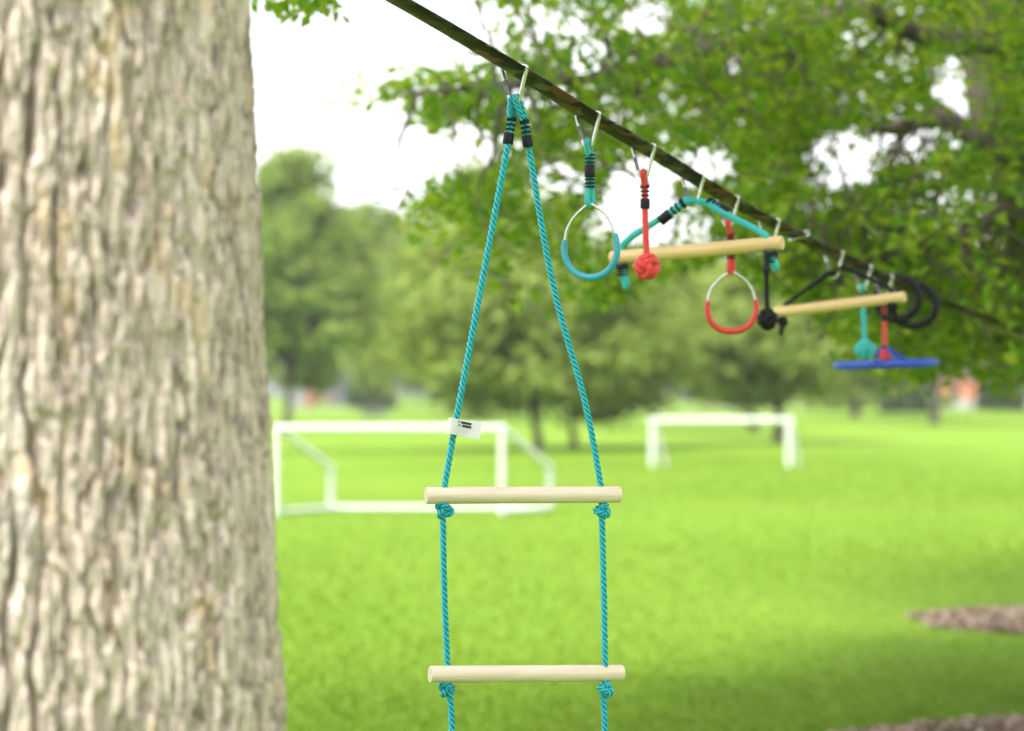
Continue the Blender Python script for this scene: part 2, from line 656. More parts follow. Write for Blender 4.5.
# mulch beds
for k, ((cx, cy), (rx, ry)) in enumerate(BED):
    mb = MB()
    nr, na = 10, 72
    mb.v.append(np.array((cx, cy, 0.077)))
    for i in range(1, nr + 1):
        for a in range(na):
            g = 2 * math.pi * a / na
            wob = 1 + 0.05 * math.sin(3 * g + k) + 0.035 * math.sin(7 * g + 2 * k) + 0.02 * math.sin(13 * g)
            t = i / nr
            z = 0.065 * (1 - t * t) + 0.012 - 0.05 * (i == nr)
            mb.v.append(np.array((cx + rx * wob * t * math.cos(g), cy + ry * wob * t * math.sin(g), z)))
    for a in range(na):
        mb.f.append((0, 1 + a, 1 + (a + 1) % na))
    for i in range(nr - 1):
        for a in range(na):
            b = 1 + i * na
            mb.f.append((b + a, b + na + a, b + na + (a + 1) % na, b + (a + 1) % na))
    base_o = mb.build('mulch_bed', M['mulch'])
    tag(base_o, ['brown wood mulch bed nearest the camera at the bottom right corner', 'brown oval mulch bed further back at the right edge of the lawn'][k], kind='structure')
    nc = 5500
    t = np.sqrt(RNG.random(nc)) * 1.02
    g = RNG.random(nc) * 2 * math.pi
    wob = 1 + 0.05 * np.sin(3 * g + k) + 0.035 * np.sin(7 * g + 2 * k)
    c = np.stack([cx + rx * wob * t * np.cos(g), cy + ry * wob * t * np.sin(g), 0.065 * (1 - np.minimum(t, 1) ** 2) + 0.022 + 0.015 * RNG.random(nc)], 1)
    d = RNG.standard_normal((nc, 3)) * np.array((1, 1, 0.3))
    d /= np.linalg.norm(d, axis=1, keepdims=True)
    e = np.cross(d, RNG.standard_normal((nc, 3)) * 0.4 + np.array((0, 0, 1)))
    e /= np.linalg.norm(e, axis=1, keepdims=True)
    L = (0.014 + 0.028 * RNG.random(nc))[:, None]
    w = (0.006 + 0.010 * RNG.random(nc))[:, None]
    q = np.stack([c - d * L - e * w, c + d * L - e * w * 0.6, c + d * L + e * w, c - d * L + e * w * 0.8], 1).reshape(-1, 3)
    chips = np_mesh('mulch', q, np.arange(nc * 4), 4, M['chip'])
    tag(chips, ['loose brown wood chips over the nearest mulch bed', 'loose brown wood chips over the further mulch bed'][k], kind='stuff')

# ------------------------------------------------------------------ leaves and trees


def leaf_arrays(c, n, d, size, width=0.32, fold=0.10):
    d = d / (np.linalg.norm(d, axis=1, keepdims=True) + 1e-9)
    n = n - d * np.sum(n * d, axis=1, keepdims=True)
    n = n / (np.linalg.norm(n, axis=1, keepdims=True) + 1e-9)
    s = np.cross(n, d)
    S = size[:, None]
    base = c - d * S * 0.5
    tip = c + d * S * 0.5 - n * S * 0.08
    m = c - d * S * 0.08
    l = m - s * S * width + n * S * fold
    r = m + s * S * width + n * S * fold
    return np.stack([base, r, tip, l], 1).reshape(-1, 3)


def leaf_faces(k):
    i = np.arange(k, dtype=np.int32)[:, None] * 4
    return np.concatenate([i, i + 1, i + 2, i, i + 2, i + 3], 1).ravel()


def rand_dirs(n, rng):
    v = rng.standard_normal((n, 3))
    return v / np.linalg.norm(v, axis=1, keepdims=True)


def limb(mb, a, b, r0, r1, sag=0.0, wob=0.08, n=8, seed=0, sides=8):
    rr = random.Random(seed)
    a = np.asarray(a, float)
    b = np.asarray(b, float)
    L = np.linalg.norm(b - a)
    ctrl = []
    for i in range(5):
        t = i / 4
        p = a + (b - a) * t
        if 0 < i < 4:
            p = p + np.array([rr.uniform(-1, 1) for _ in range(3)]) * wob * L * 0.5
        p[2] += sag * L * math.sin(math.pi * t)
        ctrl.append(p)
    pts = spline(ctrl, n)
    mb.tube(pts, np.linspace(r0, r1, len(pts)), sides)
    return pts


def generic_tree(name, label, X, Y, top, crown_lo, rad, n, lsize, mat, seed, trunk_r=0.25, group=None, dens=1.0, depth=None, trunk_x=0.0, trunk_mat=None, clump=None):
    """trunk + limbs, and a crown of many leaf-sized faces in uneven clumps"""
    rng = np.random.default_rng(seed)
    z0 = float(gz(Y))
    root = thing(name, label, 'tree', (X + trunk_x, Y, z0), group)
    hc = (top - crown_lo) / 2
    cz = z0 + crown_lo + hc
    dp = depth or rad
    ncl = clump or int(60 + 26 * rad)
    dirs = rand_dirs(ncl, rng)
    lump = 1 + 0.30 * perlin(dirs[:, 0] * 2.1 + seed, dirs[:, 1] * 2.1, dirs[:, 2] * 2.1, seed)
    rr = np.minimum(rng.random(ncl) ** 0.42 * lump, 0.98)
    # broader below the middle, narrower at the top
    zz = dirs[:, 2] * rr
    taper = np.clip(1.02 - 0.28 * zz, 0.55, 1.2)
    cc = np.stack([X + dirs[:, 0] * rr * rad * taper, Y + dirs[:, 1] * rr * dp * taper, cz + zz * hc], 1)
    w = rng.random(ncl) ** 1.2 + 0.25
    idx = rng.choice(ncl, n, p=w / w.sum())
    cs = (0.13 + 0.12 * rng.random(ncl)) * rad ** 0.8 * 1.05
    off = rng.standard_normal((n, 3)) * cs[idx][:, None] * np.array((1.0, 1.0, 0.55))
    c = cc[idx] + off
    c[:, 2] = np.maximum(c[:, 2], z0 + max(0.15, crown_lo * 0.6))
    nn = rand_dirs(n, rng) * 0.8 + off / (cs[idx][:, None] + 1e-6) * 0.45 + (c - np.array((X, Y, cz))) / rad * 0.7 + np.array((0, 0, 0.5))
    dd = rand_dirs(n, rng) + np.array((0, 0, -0.35))
    sz = lsize * (0.6 + 0.8 * rng.random(n))
    mbt = MB()
    base = np.array((X + trunk_x, Y, z0 - 0.1))
    fork = np.array((X + trunk_x * 0.7, Y, z0 + crown_lo + 0.35 * hc))
    ctrl = [base, base + (fork - base) * 0.12, base + (fork - base) * 0.5 + np.array((rng.normal() * 0.08, rng.normal() * 0.08, 0)), fork]
    tp = spline(ctrl, 8)
    rad_t = np.interp(np.linspace(0, 1, len(tp)), [0, 0.1, 0.4, 1], [trunk_r * 1.5, trunk_r * 1.08, trunk_r * 0.9, trunk_r * 0.62])
    mbt.tube(tp, rad_t, 14)
    order = rng.permutation(ncl)[:min(ncl, 22)]
    for q, i in enumerate(order):
        st = tp[int(len(tp) * rng.uniform(0.62, 0.98))]
        limb(mbt, st, cc[i], trunk_r * rng.uniform(0.22, 0.4), trunk_r * 0.06, 0.05, 0.12, 4, seed * 31 + q, 6)
    part(mbt, 'trunk', trunk_mat or M['far_trunk'], root)
    v = leaf_arrays(c, nn, dd, sz, 0.36, 0.08)
    o = np_mesh('crown', v, leaf_faces(n), 3, mat, org=tuple(root.location))
    o.location = (0, 0, 0)
    o.parent = root
    return root


def px_tree(name, label, x, Z, top_y, low_y, hw, n, lsize, mat, seed, trunk_r=0.25, trunk_px=None, group=None, **kw):
    X = (x - 512) / F * Z
    z0 = float(gz(Z))
    top = CAM[2] + (HZ - top_y) / F * Z - z0
    lo = CAM[2] + (HZ - low_y) / F * Z - z0
    tx = 0.0 if trunk_px is None else (trunk_px - x) / F * Z
    return generic_tree(name, label, X, Z, top, max(lo, 0.4), hw / F * Z, n, lsize, mat, seed, trunk_r, group, trunk_x=tx, **kw)


px_tree('leafy_tree', 'broad tree beyond the left edge, hidden by the bark trunk', -60, 120, 170, 398, 90, 10000, 0.5, M['far_leaf'], 41, 0.3)
px_tree('leafy_tree', 'tall pale green tree beside the big bark trunk, left of the sky gap', 290, 112, 156, 398, 76, 20000, 0.42, M['far_leaf'], 121, 0.2, 287)
px_tree('leafy_tree', 'pale green tree hidden behind the big bark trunk at left', 175, 118, 140, 385, 70, 9000, 0.5, M['far_leaf'], 22, 0.3)
px_tree('leafy_tree', 'thin greyish tree with sky showing through, above the small sheds', 376, 172, 188, 394, 50, 8500, 0.55, M['far_leaf'], 23, 0.3)
px_tree('leafy_tree', 'tall pale tree rising behind the broad tree with two trunks under it', 478, 135, 160, 390, 82, 12000, 0.50, M['far_leaf'], 24, 0.35)
px_tree('leafy_tree', 'broad low branching tree on lawn behind the near goal', 520, 71, 205, 418, 122, 21000, 0.27, M['mid_leaf'], 25, 0.15, 540)
px_tree('leafy_tree', 'smaller tree close behind the broad tree, its trunk just right of it', 600, 74, 245, 415, 75, 12000, 0.27, M['mid_leaf'], 26, 0.13, 573)
px_tree('leafy_tree', 'rounded tree behind the left half of the far goal', 690, 104, 250, 402, 84, 13000, 0.36, M['mid_leaf'], 27, 0.22, 756)
px_tree('leafy_tree', 'spreading tree with dark trunk behind right post of far goal', 775, 80, 255, 405, 90, 15000, 0.29, M['mid_leaf'], 28, 0.19, 778)
px_tree('leafy_tree', 'light green tree standing behind the blue disc swing', 855, 142, 225, 400, 78, 11000, 0.48, M['far_leaf'], 29, 0.3)
px_tree('leafy_tree', 'slender trunked tree out on the lawn below the black rings', 950, 122, 235, 364, 70, 10000, 0.42, M['mid_leaf'], 30, 0.27, 934)
px_tree('leafy_tree', 'dense tree at the right edge behind the pale barrier', 1045, 165, 250, 385, 62, 9000, 0.5, M['mid_leaf'], 31, 0.35)
far_x = [-900, -760, -640, -520, -400, -290, -170, -60, 50, 140, 215, 330, 430, 505, 560, 640, 720, 800, 880, 965, 1040, 1120, 1200, 1290, 1390, 1500, 1620]
for i, x in enumerate(far_x):
    rr = random.Random(100 + i)
    Z = 215 + rr.uniform(-12, 35)
    px_tree('leafy_tree', 'tree in the hazy far row closing off the lawn', x + rr.uniform(-12, 12), Z, rr.uniform(262, 318), 398, rr.uniform(42, 56), 5000, 0.75,
            M['far_leaf'] if i % 3 else M['dull_leaf'], 300 + i, 0.4, group='trees in the far row')
# low dark shrubs under the far trees
def shrub(label, x, Z, top_y, hw, n, seed, mat, group=None):
    rng = np.random.default_rng(seed)
    X = (x - 512) / F * Z
    z0 = float(gz(Z))
    h = CAM[2] + (HZ - top_y) / F * Z - z0
    w = hw / F * Z
    root = thing('shrub', label, 'shrub', (X, Z, z0), group)
    d = rand_dirs(n, rng)
    d[:, 2] = np.abs(d[:, 2])
    r = rng.random(n) ** 0.35 * (1 + 0.25 * perlin(d[:, 0] * 2 + seed, d[:, 1] * 2, d[:, 2] * 2, seed))
    c = np.stack([X + d[:, 0] * r * w, Z + d[:, 1] * r * w * 0.7, z0 + 0.05 + d[:, 2] * r * h], 1)
    v = leaf_arrays(c, d + rand_dirs(n, rng), rand_dirs(n, rng), 0.34 * (0.6 + 0.8 * rng.random(n)))
    o = np_mesh('crown', v, leaf_faces(n), 3, mat, org=tuple(root.location))
    o.location = (0, 0, 0)
    o.parent = root
    mb = MB()
    for k in range(6):
        a = k * 1.05
        limb(mb, (X + 0.1 * math.cos(a), Z + 0.1 * math.sin(a), z0 - 0.05), (X + 0.5 * w * math.cos(a), Z + 0.4 * w * math.sin(a), z0 + 0.6 * h), 0.05, 0.015, 0.05, 0.1, 3, seed + k, 5)
    part(mb, 'stem', M['far_trunk'], root)


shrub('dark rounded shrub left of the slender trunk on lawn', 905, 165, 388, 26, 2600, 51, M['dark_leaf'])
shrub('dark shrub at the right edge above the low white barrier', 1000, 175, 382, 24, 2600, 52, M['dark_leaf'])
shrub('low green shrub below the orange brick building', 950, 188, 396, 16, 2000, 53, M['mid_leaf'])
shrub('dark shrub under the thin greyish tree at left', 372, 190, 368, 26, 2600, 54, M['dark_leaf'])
shrub('green shrub behind the crossbar of the far goal', 735, 185, 392, 30, 2600, 55, M['mid_leaf'])
shrub('pale green shrub right of the far goal', 840, 180, 385, 34, 2600, 56, M['far_leaf'])
shrub('green shrub behind the left post of far goal', 640, 190, 385, 30, 2600, 57, M['mid_leaf'])

# ---- anchor tree at right: the canopy that overhangs the slackline
HOLES = [(962, 100, 36, 54, 0.80), (905, 142, 34, 27, 0.93), (842, 160, 44, 34, 0.88), (918, 38, 20, 20, 0.6), (640, 205, 46, 50, 0.98), (700, 168, 34, 22, 0.92), (815, 195, 26, 20, 0.6),
         (648, 18, 26, 20, 0.95), (590, 60, 24, 18, 0.7), (560, 30, 40, 20, 0.6), (720, 40, 16, 16, 0.6), (735, 65, 12, 12, 0.8), (440, 30, 75, 42, 0.97), (470, 150, 40, 30, 0.9),
         (385, 150, 60, 40, 0.97), (560, 185, 30, 26, 0.6), (615, 110, 18, 22, 0.6), (690, 105, 20, 14, 0.5), (520, 95, 16, 14, 0.5)]


def hole_keep(p, rng):
    x, y = project(p)
    k = np.ones(len(p))
    for cx, cy, rx, ry, s in HOLES:
        d = ((x - cx) / rx) ** 2 + ((y - cy) / ry) ** 2
        k *= 1 - s * (1 - sstep(0.45, 1.15, d))
    return rng.random(len(p)) < k


def canopy_weight(x, y):
    """how leafy the anchor tree's crown is in a given direction"""
    right = sstep(520, 780, x)
    w = 0.46 + 0.48 * right
    # lower boundary of the drooping crown
    lowx = np.interp(x, [330, 360, 420, 480, 560, 650, 720, 800, 870, 930, 950, 968, 985, 1005, 1024, 1050, 1300], [95, 130, 225, 300, 318, 285, 245, 300, 372, 396, 374, 368, 394, 400, 376, 400, 395])
    upx = np.interp(x, [330, 362, 400, 440, 500, 560], [80, 66, 60, 55, 20, -900])
    w = w * (1 - sstep(lowx - 30, lowx + 6, y)) * sstep(upx - 14, upx + 12, y)
    w = w * sstep(345, 400, x) * (1 - 0.45 * sstep(160, 210, y) * (1 - sstep(600, 700, x)))
    return w


LOWX = [330, 420, 560, 720, 800, 870, 930, 950, 968, 985, 1005, 1024]
LOWY = [150, 260, 330, 262, 310, 378, 400, 378, 370, 398, 402, 378]


def anchor_tree():
    rng = np.random.default_rng(77)
    base = np.array((2.98, 11.45, 0.0))
    root = thing('shade_tree', 'shade tree at right whose leafy limbs overhang the slackline', 'tree', base)
    mb = MB()
    ctrl = [base + (0, 0, -0.1), base + (0, 0, 0.25), base + (-0.06, 0, 1.7), base + (-0.16, 0.05, 2.7), base + (-0.30, 0.1, 3.6), base + (-0.25, 0.2, 5.0), base + (0.1, 0.3, 7.5)]
    tp = spline(ctrl, 10)
    tr = np.interp(np.linspace(0, 1, len(tp)), [0, 0.08, 0.3, 0.55, 1], [0.42, 0.30, 0.25, 0.22, 0.06])
    mb.tube(tp, tr, 24)
    part(mb, 'trunk', M['branch'], root, flat_angle=180)
    limbs = []
    mb = MB()

    def L(pts, r0, r1):
        q = spline([np.asarray(p, float) for p in pts], 8)
        mb.tube(q, np.linspace(r0, r1, len(q)), 9)
        limbs.append(q)
    f0 = base + (-0.14, 0.05, 2.6)
    f1 = base + (-0.24, 0.08, 3.3)
    L([f1, P(940, 40, 11.2), P(860, 8, 10.9), P(795, 34, 10.7), P(700, 52, 10.4), P(590, 78, 10.0), P(470, 88, 9.7), P(400, 95, 9.6)], 0.060, 0.006)
    L([f0, P(1000, 150, 11.3), P(940, 118, 11.6), P(890, 128, 12.0), P(800, 108, 12.4), P(690, 120, 12.8), P(600, 140, 13.0)], 0.070, 0.008)
    L([f0, P(1010, 210, 10.8), P(960, 235, 10.4), P(900, 250, 10.2), P(840, 280, 10.1)], 0.05, 0.008)
    L([f0, P(1020, 250, 12.0), P(980, 290, 12.6), P(930, 330, 13.0), P(890, 360, 13.2)], 0.045, 0.008)
    L([f1, P(985, -40, 10.7), P(880, -110, 10.2), P(700, -130, 9.8), P(560, -90, 9.5), P(480, -30, 9.4)], 0.07, 0.010)
    L([base + (-0.25, .15, 4.4), base + (-1.6, -0.9, 5.6), base + (-3.0, -1.6, 6.2)], 0.09, 0.02)
    L([base + (-0.25, .15, 4.2), base + (1.4, -1.2, 5.0), base + (3.0, -1.8, 5.2)], 0.09, 0.02)
    L([base + (-0.2, .15, 4.8), base + (-1.0, 1.6, 6.2), base + (-2.2, 3.2, 7.0)], 0.09, 0.02)
    L([base + (-0.2, .15, 4.0), base + (1.2, 1.6, 4.9), base + (2.6, 2.8, 5.6)], 0.09, 0.02)
    L([base + (0, .3, 6.0), base + (0.2, -0.8, 7.6), base + (0.4, -1.8, 8.4)], 0.06, 0.015)
    # foliage sprays: each a drooping twig with leaves either side
    n_try = 10500
    sx = rng.uniform(340, 1420, n_try)
    sy = rng.uniform(-760, 415, n_try)
    sZ = 9.3 + 5.6 * rng.random(n_try) ** 0.9
    # the tree leans its crown out: left tips are on the near side
    sZ = np.where(sx < 620, 9.2 + 3.2 * rng.random(n_try), sZ)
    w = canopy_weight(sx, sy)
    w = np.where(sy < -20, np.where(sx > 470, 0.09, 0.02), w)
    lowf = perlin(sx / 85.0, sy / 60.0, sZ * 0.45, 9)
    w = w * np.clip(0.75 + 0.9 * lowf, 0.05, 1.3)
    ok = rng.random(n_try) < w
    sx, sy, sZ = sx[ok], sy[ok], sZ[ok]
    C = np.array([P(a, b, c) for a, b, c in zip(sx, sy, sZ)])
    dist = np.linalg.norm((C - (base + (0, 0, 4.6))) / np.array((4.6, 4.6, 4.4)), axis=1)
    ok = dist < 1.08
    C = C[ok]
    ns = len(C)
    allp = np.vstack(limbs)
    V = []
    twig_r = 0.0035
    lc, ln, ld, ls = [], [], [], []
    for i in range(ns):
        c = C[i]
        j = np.argmin(np.sum((allp - c) ** 2, axis=1))
        out = c - allp[j]
        h = np.array((out[0], out[1], 0.0)) + rng.standard_normal(3) * 0.35
        h = nrm(h)
        tl = rng.uniform(0.22, 0.5)
        a = c - h * tl * 0.5
        b = c + h * tl * 0.5 + np.array((0, 0, -tl * rng.uniform(0.05, 0.5)))
        k = rng.integers(22, 44)
        t = rng.random(k)
        p = a + (b - a) * t[:, None] + rng.standard_normal((k, 3)) * np.array((0.075, 0.075, 0.05))
        sidev = nrm(np.cross(h, (0, 0, 1.0)))
        sg = rng.choice([-1, 1], k)
        d = h * 0.6 + sidev * sg[:, None] * 0.8 + rng.standard_normal((k, 3)) * 0.35 + np.array((0, 0, -0.35))
        n = np.array((0, 0, 1.0)) + rng.standard_normal((k, 3)) * 0.5
        px_, py_ = project(p)
        low_ = np.interp(px_, LOWX, LOWY) + rng.standard_normal(k) * 5
        kp = hole_keep(p, rng) & ((px_ > 1040) | (py_ < low_))
        if kp.mean() < 0.4:
            continue
        if np.linalg.norm(out) < 0.7:
            limb(mb, allp[j], a, 0.010, 0.004, 0.04, 0.15, 3, i, 4)
        mb.tube(np.array([a, 0.5 * (a + b) + (0, 0, 0.03), b]), (0.004, 0.003, 0.0015), 4)
        p, n, d = p[kp], n[kp], d[kp]
        k = len(p)
        lc.append(p)
        ln.append(n)
        ld.append(d)
        ls.append(0.045 + 0.040 * rng.random(k))
    lc, ln, ld, ls = np.vstack(lc), np.vstack(ln), np.vstack(ld), np.concatenate(ls)
    part(mb, 'branch', M['branch'], root, flat_angle=180)
    o = np_mesh('crown', leaf_arrays(lc, ln, ld, ls, 0.30, 0.08), leaf_faces(len(lc)), 3, M['near_leaf'], org=tuple(root.location))
    o.location = (0, 0, 0)
    o.parent = root
    print('anchor sprays', ns, 'leaves', len(lc))
    return root, base


anchor, ABASE = anchor_tree()


def second_tree():
    """tree in the further mulch bed, its trunk just past the right edge of the frame"""
    rng = np.random.default_rng(5)
    base = np.array((4.4, 17.45, 0.0))
    root = thing('shade_tree', 'dark leaved shade tree behind at the far right, rooted in the oval mulch bed', 'tree', base)
    mb = MB()
    ctrl = [base + (0, 0, -0.1), base + (-0.03, 0, 0.3), base + (-0.2, 0, 1.6), base + (-0.62, 0, 2.9), base + (-0.95, 0.1, 4.0), base + (-0.8, 0.2, 6.0), base + (-0.4, 0.2, 8.0)]
    tp = spline(ctrl, 10)
    mb.tube(tp, np.interp(np.linspace(0, 1, len(tp)), [0, 0.08, 0.3, 0.6, 1], [0.45, 0.33, 0.27, 0.2, 0.05]), 20)
    C = []
    for i in range(520):
        d = nrm(rng.standard_normal(3))
        r = rng.random() ** 0.45
        p = base + (0.4, 0.4, 5.2) + d * r * np.array((4.6, 4.4, 3.6))
        if p[2] < 1.9 + 0.25 * rng.random():
            continue
        C.append(p)
    C = np.array(C)
    for q in range(34):
        i = rng.integers(len(C))
        limb(mb, tp[int(len(tp) * rng.uniform(0.42, 0.95))], C[i], 0.07, 0.012, 0.05, 0.15, 5, 900 + q, 7)
    part(mb, 'trunk', M['branch'], root, flat_angle=180)
    n = 21000
    idx = rng.integers(0, len(C), n)
    off = rng.standard_normal((n, 3)) * np.array((0.36, 0.36, 0.17))
    c = C[idx] + off
    kp = hole_keep(c, rng)
    x, y = project(c)
    # the crown thins out over the open lawn
    kp &= rng.random(n) < sstep(600, 800, x)
    kp &= (y < np.interp(x, [700, 800, 870, 930, 950, 968, 985, 1005, 1024], [215, 285, 372, 392, 368, 362, 390, 396, 370]) + rng.standard_normal(n) * 9) | (x > 1060)
    c = c[kp]
    n = len(c)
    v = leaf_arrays(c, rand_dirs(n, rng) * 0.55 + (0, 0, 1), rand_dirs(n, rng) + (0, 0, -0.4), 0.075 + 0.06 * rng.random(n), 0.30, 0.08)
    o = np_mesh('crown', v, leaf_faces(n), 3, M['near_leaf'], org=tuple(root.location))
    o.location = (0, 0, 0)
    o.parent = root


second_tree()

# ---- the big trunk at left
TC = np.array((-0.874, 3.58))


def big_tree():
    rng = np.random.default_rng(3)
    root = thing('bark_tree', 'huge rough grey barked trunk filling the left side', 'tree', (TC[0], TC[1], 0))
    th_f = np.linspace(-math.pi * 1.02, 0.12 * math.pi, 780)     # side facing the camera (-y)
    th_b = np.linspace(0.12 * math.pi, math.pi * 0.98, 160)[1:-1]
    th = np.concatenate([th_f, th_b])
    zz = np.concatenate([np.arange(-0.1, 0.95, 0.03), np.arange(0.95, 2.30, 0.0032), np.arange(2.30, 5.6, 0.03)])
    T, Z = np.meshgrid(th, zz)
    # underlying radius, flaring towards the ground, slightly out of round
    R = np.interp(Z, [-0.1, 0.2, 0.6, 1.15, 1.62, 2.15, 3.0, 5.6], [0.74, 0.62, 0.545, 0.508, 0.482, 0.460, 0.445, 0.38])
    R = R + 0.012 * np.sin(3 * T + 1 + 0.5 * Z) + 0.008 * np.sin(5 * T + 2.2 - 0.7 * Z)
    cx, cy = np.cos(T) * 0.48, np.sin(T) * 0.48
    wx = perlin(cx / 0.16, cy / 0.16, Z / 0.34, 5) * 0.022
    wy = perlin(cx / 0.16, cy / 0.16, Z / 0.34, 6) * 0.022
    x1, y1 = cx + wx, cy + wy
    # long interlacing furrows at a fairly even spacing, broken into plates
    ph = T * 40 + 2.3 * perlin(cx / 0.075, cy / 0.075, Z / 0.17, 1) + 1.1 * perlin(cx / 0.03, cy / 0.03, Z / 0.075, 2)
    f1 = np.sin(ph) + 0.30 * perlin(x1 / 0.011, y1 / 0.011, Z / 0.05, 3)
    f2 = perlin(x1 / 0.020, y1 / 0.020, Z / 0.17, 4) + 0.35 * perlin(x1 / 0.009, y1 / 0.009, Z / 0.06, 12)
    h1 = sstep(0.02, 0.50, np.abs(f1))
    h2 = sstep(0.0, 0.18, np.abs(f2))
    dep = np.clip(0.75 + 0.9 * perlin(cx / 0.07, cy / 0.07, Z / 0.13, 21), 0.2, 1.35)
    h = 0.026 * (1 - (1 - h1) * dep) + 0.010 * h2 * (0.35 + 0.65 * h1)
    fl = perlin(x1 / 0.015, y1 / 0.015, Z / 0.06, 31)
    h -= 0.006 * sstep(0.02, 0.10, fl)
    h += 0.005 * perlin(cx / 0.04, cy / 0.04, Z / 0.2, 8)
    h += 0.004 * perlin(cx / 0.010, cy / 0.010, Z / 0.035, 7) + 0.002 * perlin(cx / 0.006, cy / 0.006, Z / 0.012, 13)
    R = R + h - 0.027
    X = TC[0] + np.cos(T) * R
    Y = TC[1] + np.sin(T) * R
    v = np.stack([X.ravel(), Y.ravel(), Z.ravel()], 1)
    nt_, nz_ = len(th), len(zz)
    i = np.arange(nz_ - 1)[:, None] * nt_
    j = np.arange(nt_)[None, :]
    a = (i + j)
    b = (i + (j + 1) % nt_)
    f = np.stack([a, b, b + nt_, a + nt_], -1).reshape(-1)
    o = np_mesh('trunk', v, f, 4, M['bark'], org=tuple(root.location), smooth=True)
    o.location = (0, 0, 0)
    o.parent = root
    mb = MB()
    top = np.array((TC[0], TC[1], 5.5))
    ends = []
    limbs = []
    for k, (dx, dy, dz, r) in enumerate([(-1.8, -1.2, 2.2, .2), (1.6, 1.8, 2.0, .2), (-1.2, 2.2, 2.4, .2), (0.4, 0.2, 3.4, .2), (2.6, 3.0, 1.4, .16), (0.8, 4.6, 1.8, .17), (3.4, 4.8, 1.6, .15), (-0.6, 5.6, 1.4, .16), (-2.0, 6.6, 1.6, .15), (1.6, 6.6, 1.5, .14)]):  # the long forward limbs, out of view, are added to shade the near lawn
        p = limb(mb, top + (0, 0, -0.4), top + (dx, dy, dz), r, 0.04, 0.05, 0.1, 6, 60 + k, 10)
        limbs.append(p)
    # thin drooping bough whose tip dips into the top of the frame
    bough = spline([top + (0.2, 0.1, -1.0), np.array((-0.9, 5.0, 4.4)), np.array((-0.75, 6.5, 3.7)), P(292, -70, 7.4), P(300, 0, 7.6)], 8)
    mb.tube(bough, np.linspace(0.05, 0.004, len(bough)), 7)
    C = []
    for p in limbs:
        for q in range(26):
            C.append(p[rng.integers(len(p) // 2, len(p))] + rng.standard_normal(3) * np.array((0.8, 0.8, 0.45)))
    C = np.array(C)
    n = 26000
    c = C[rng.integers(0, len(C), n)] + rng.standard_normal((n, 3)) * np.array((0.3, 0.3, 0.16))
    c[:, 2] = np.maximum(c[:, 2], 4.6 + 0.3 * rng.random(n))
    sz = 0.08 + 0.05 * rng.random(n)
    # leaves of the drooping bough
    tips = [(262, -4), (272, 2), (285, 10), (291, 22), (301, 4), (312, 0), (322, 6), (331, 12), (318, -12), (280, -16), (340, -8), (300, -25), (270, -30), (330, -30)]
    ex = []
    for (tx, ty) in tips:
        q = P(tx, ty, 7.3 + 0.8 * rng.random())
        mb.tube(np.array([bough[-3], 0.5 * (bough[-3] + q) + (0, 0, 0.02), q]), (0.004, 0.003, 0.0015), 4)
        ex.append(q + rng.standard_normal((15, 3)) * np.array((0.03, 0.08, 0.022)))
    ex = np.vstack(ex)
    c = np.vstack([c, ex])
    sz = np.concatenate([sz, 0.035 + 0.03 * rng.random(len(ex))])
    n = len(c)
    part(mb, 'branch', M['branch'], root, flat_angle=180)
    v = leaf_arrays(c, rand_dirs(n, rng) * 0.6 + (0, 0, 1), rand_dirs(n, rng) + (0, 0, -0.4), sz, 0.3, 0.08)
    o = np_mesh('crown', v, leaf_faces(n), 3, M['near_leaf'], org=tuple(root.location))
    o.location = (0, 0, 0)
    o.parent = root


big_tree()

# ------------------------------------------------------------------ the slackline
LX = np.array([250, 300, 345, 393, 442, 486, 527, 562, 594, 629, 679, 737, 789, 833, 861, 888, 940, 980, 1018, 1060, 1090], float)
LY = np.array([-84, -55, -29, -3, 25, 51, 76, 98, 118.5, 138, 168, 204, 231, 253, 266.5, 279, 301, 316, 330, 344, 353], float)


def line_Z(x):
    return 0.44 * D1 / (0.44 - (np.asarray(x, float) - 512) / F)


LP = np.array([P(x, y, float(line_Z(x))) for x, y in zip(LX, LY)])
LPS = spline(LP, 14)
for _ in range(30):
    LPS[1:-1] = 0.25 * LPS[:-2] + 0.5 * LPS[1:-1] + 0.25 * LPS[2:]
LPS = resample(LPS, 0.02)
LPXs, LPYs = project(LPS)
WDIR = nrm(np.array((0.9, -0.40, 0)))      # across the webbing, roughly towards the camera's right
TDIR = nrm(np.array((0.40, 0.9, 0)))


def on_line(x):
    i = int(np.argmin(np.abs(LPXs - x)))
    return LPS[i]


def roll_at(x):
    return math.radians(np.interp(x, [380, 500, 770, 800, 850, 880, 940], [0, -1, -3, -13, -11, -5, -3]))


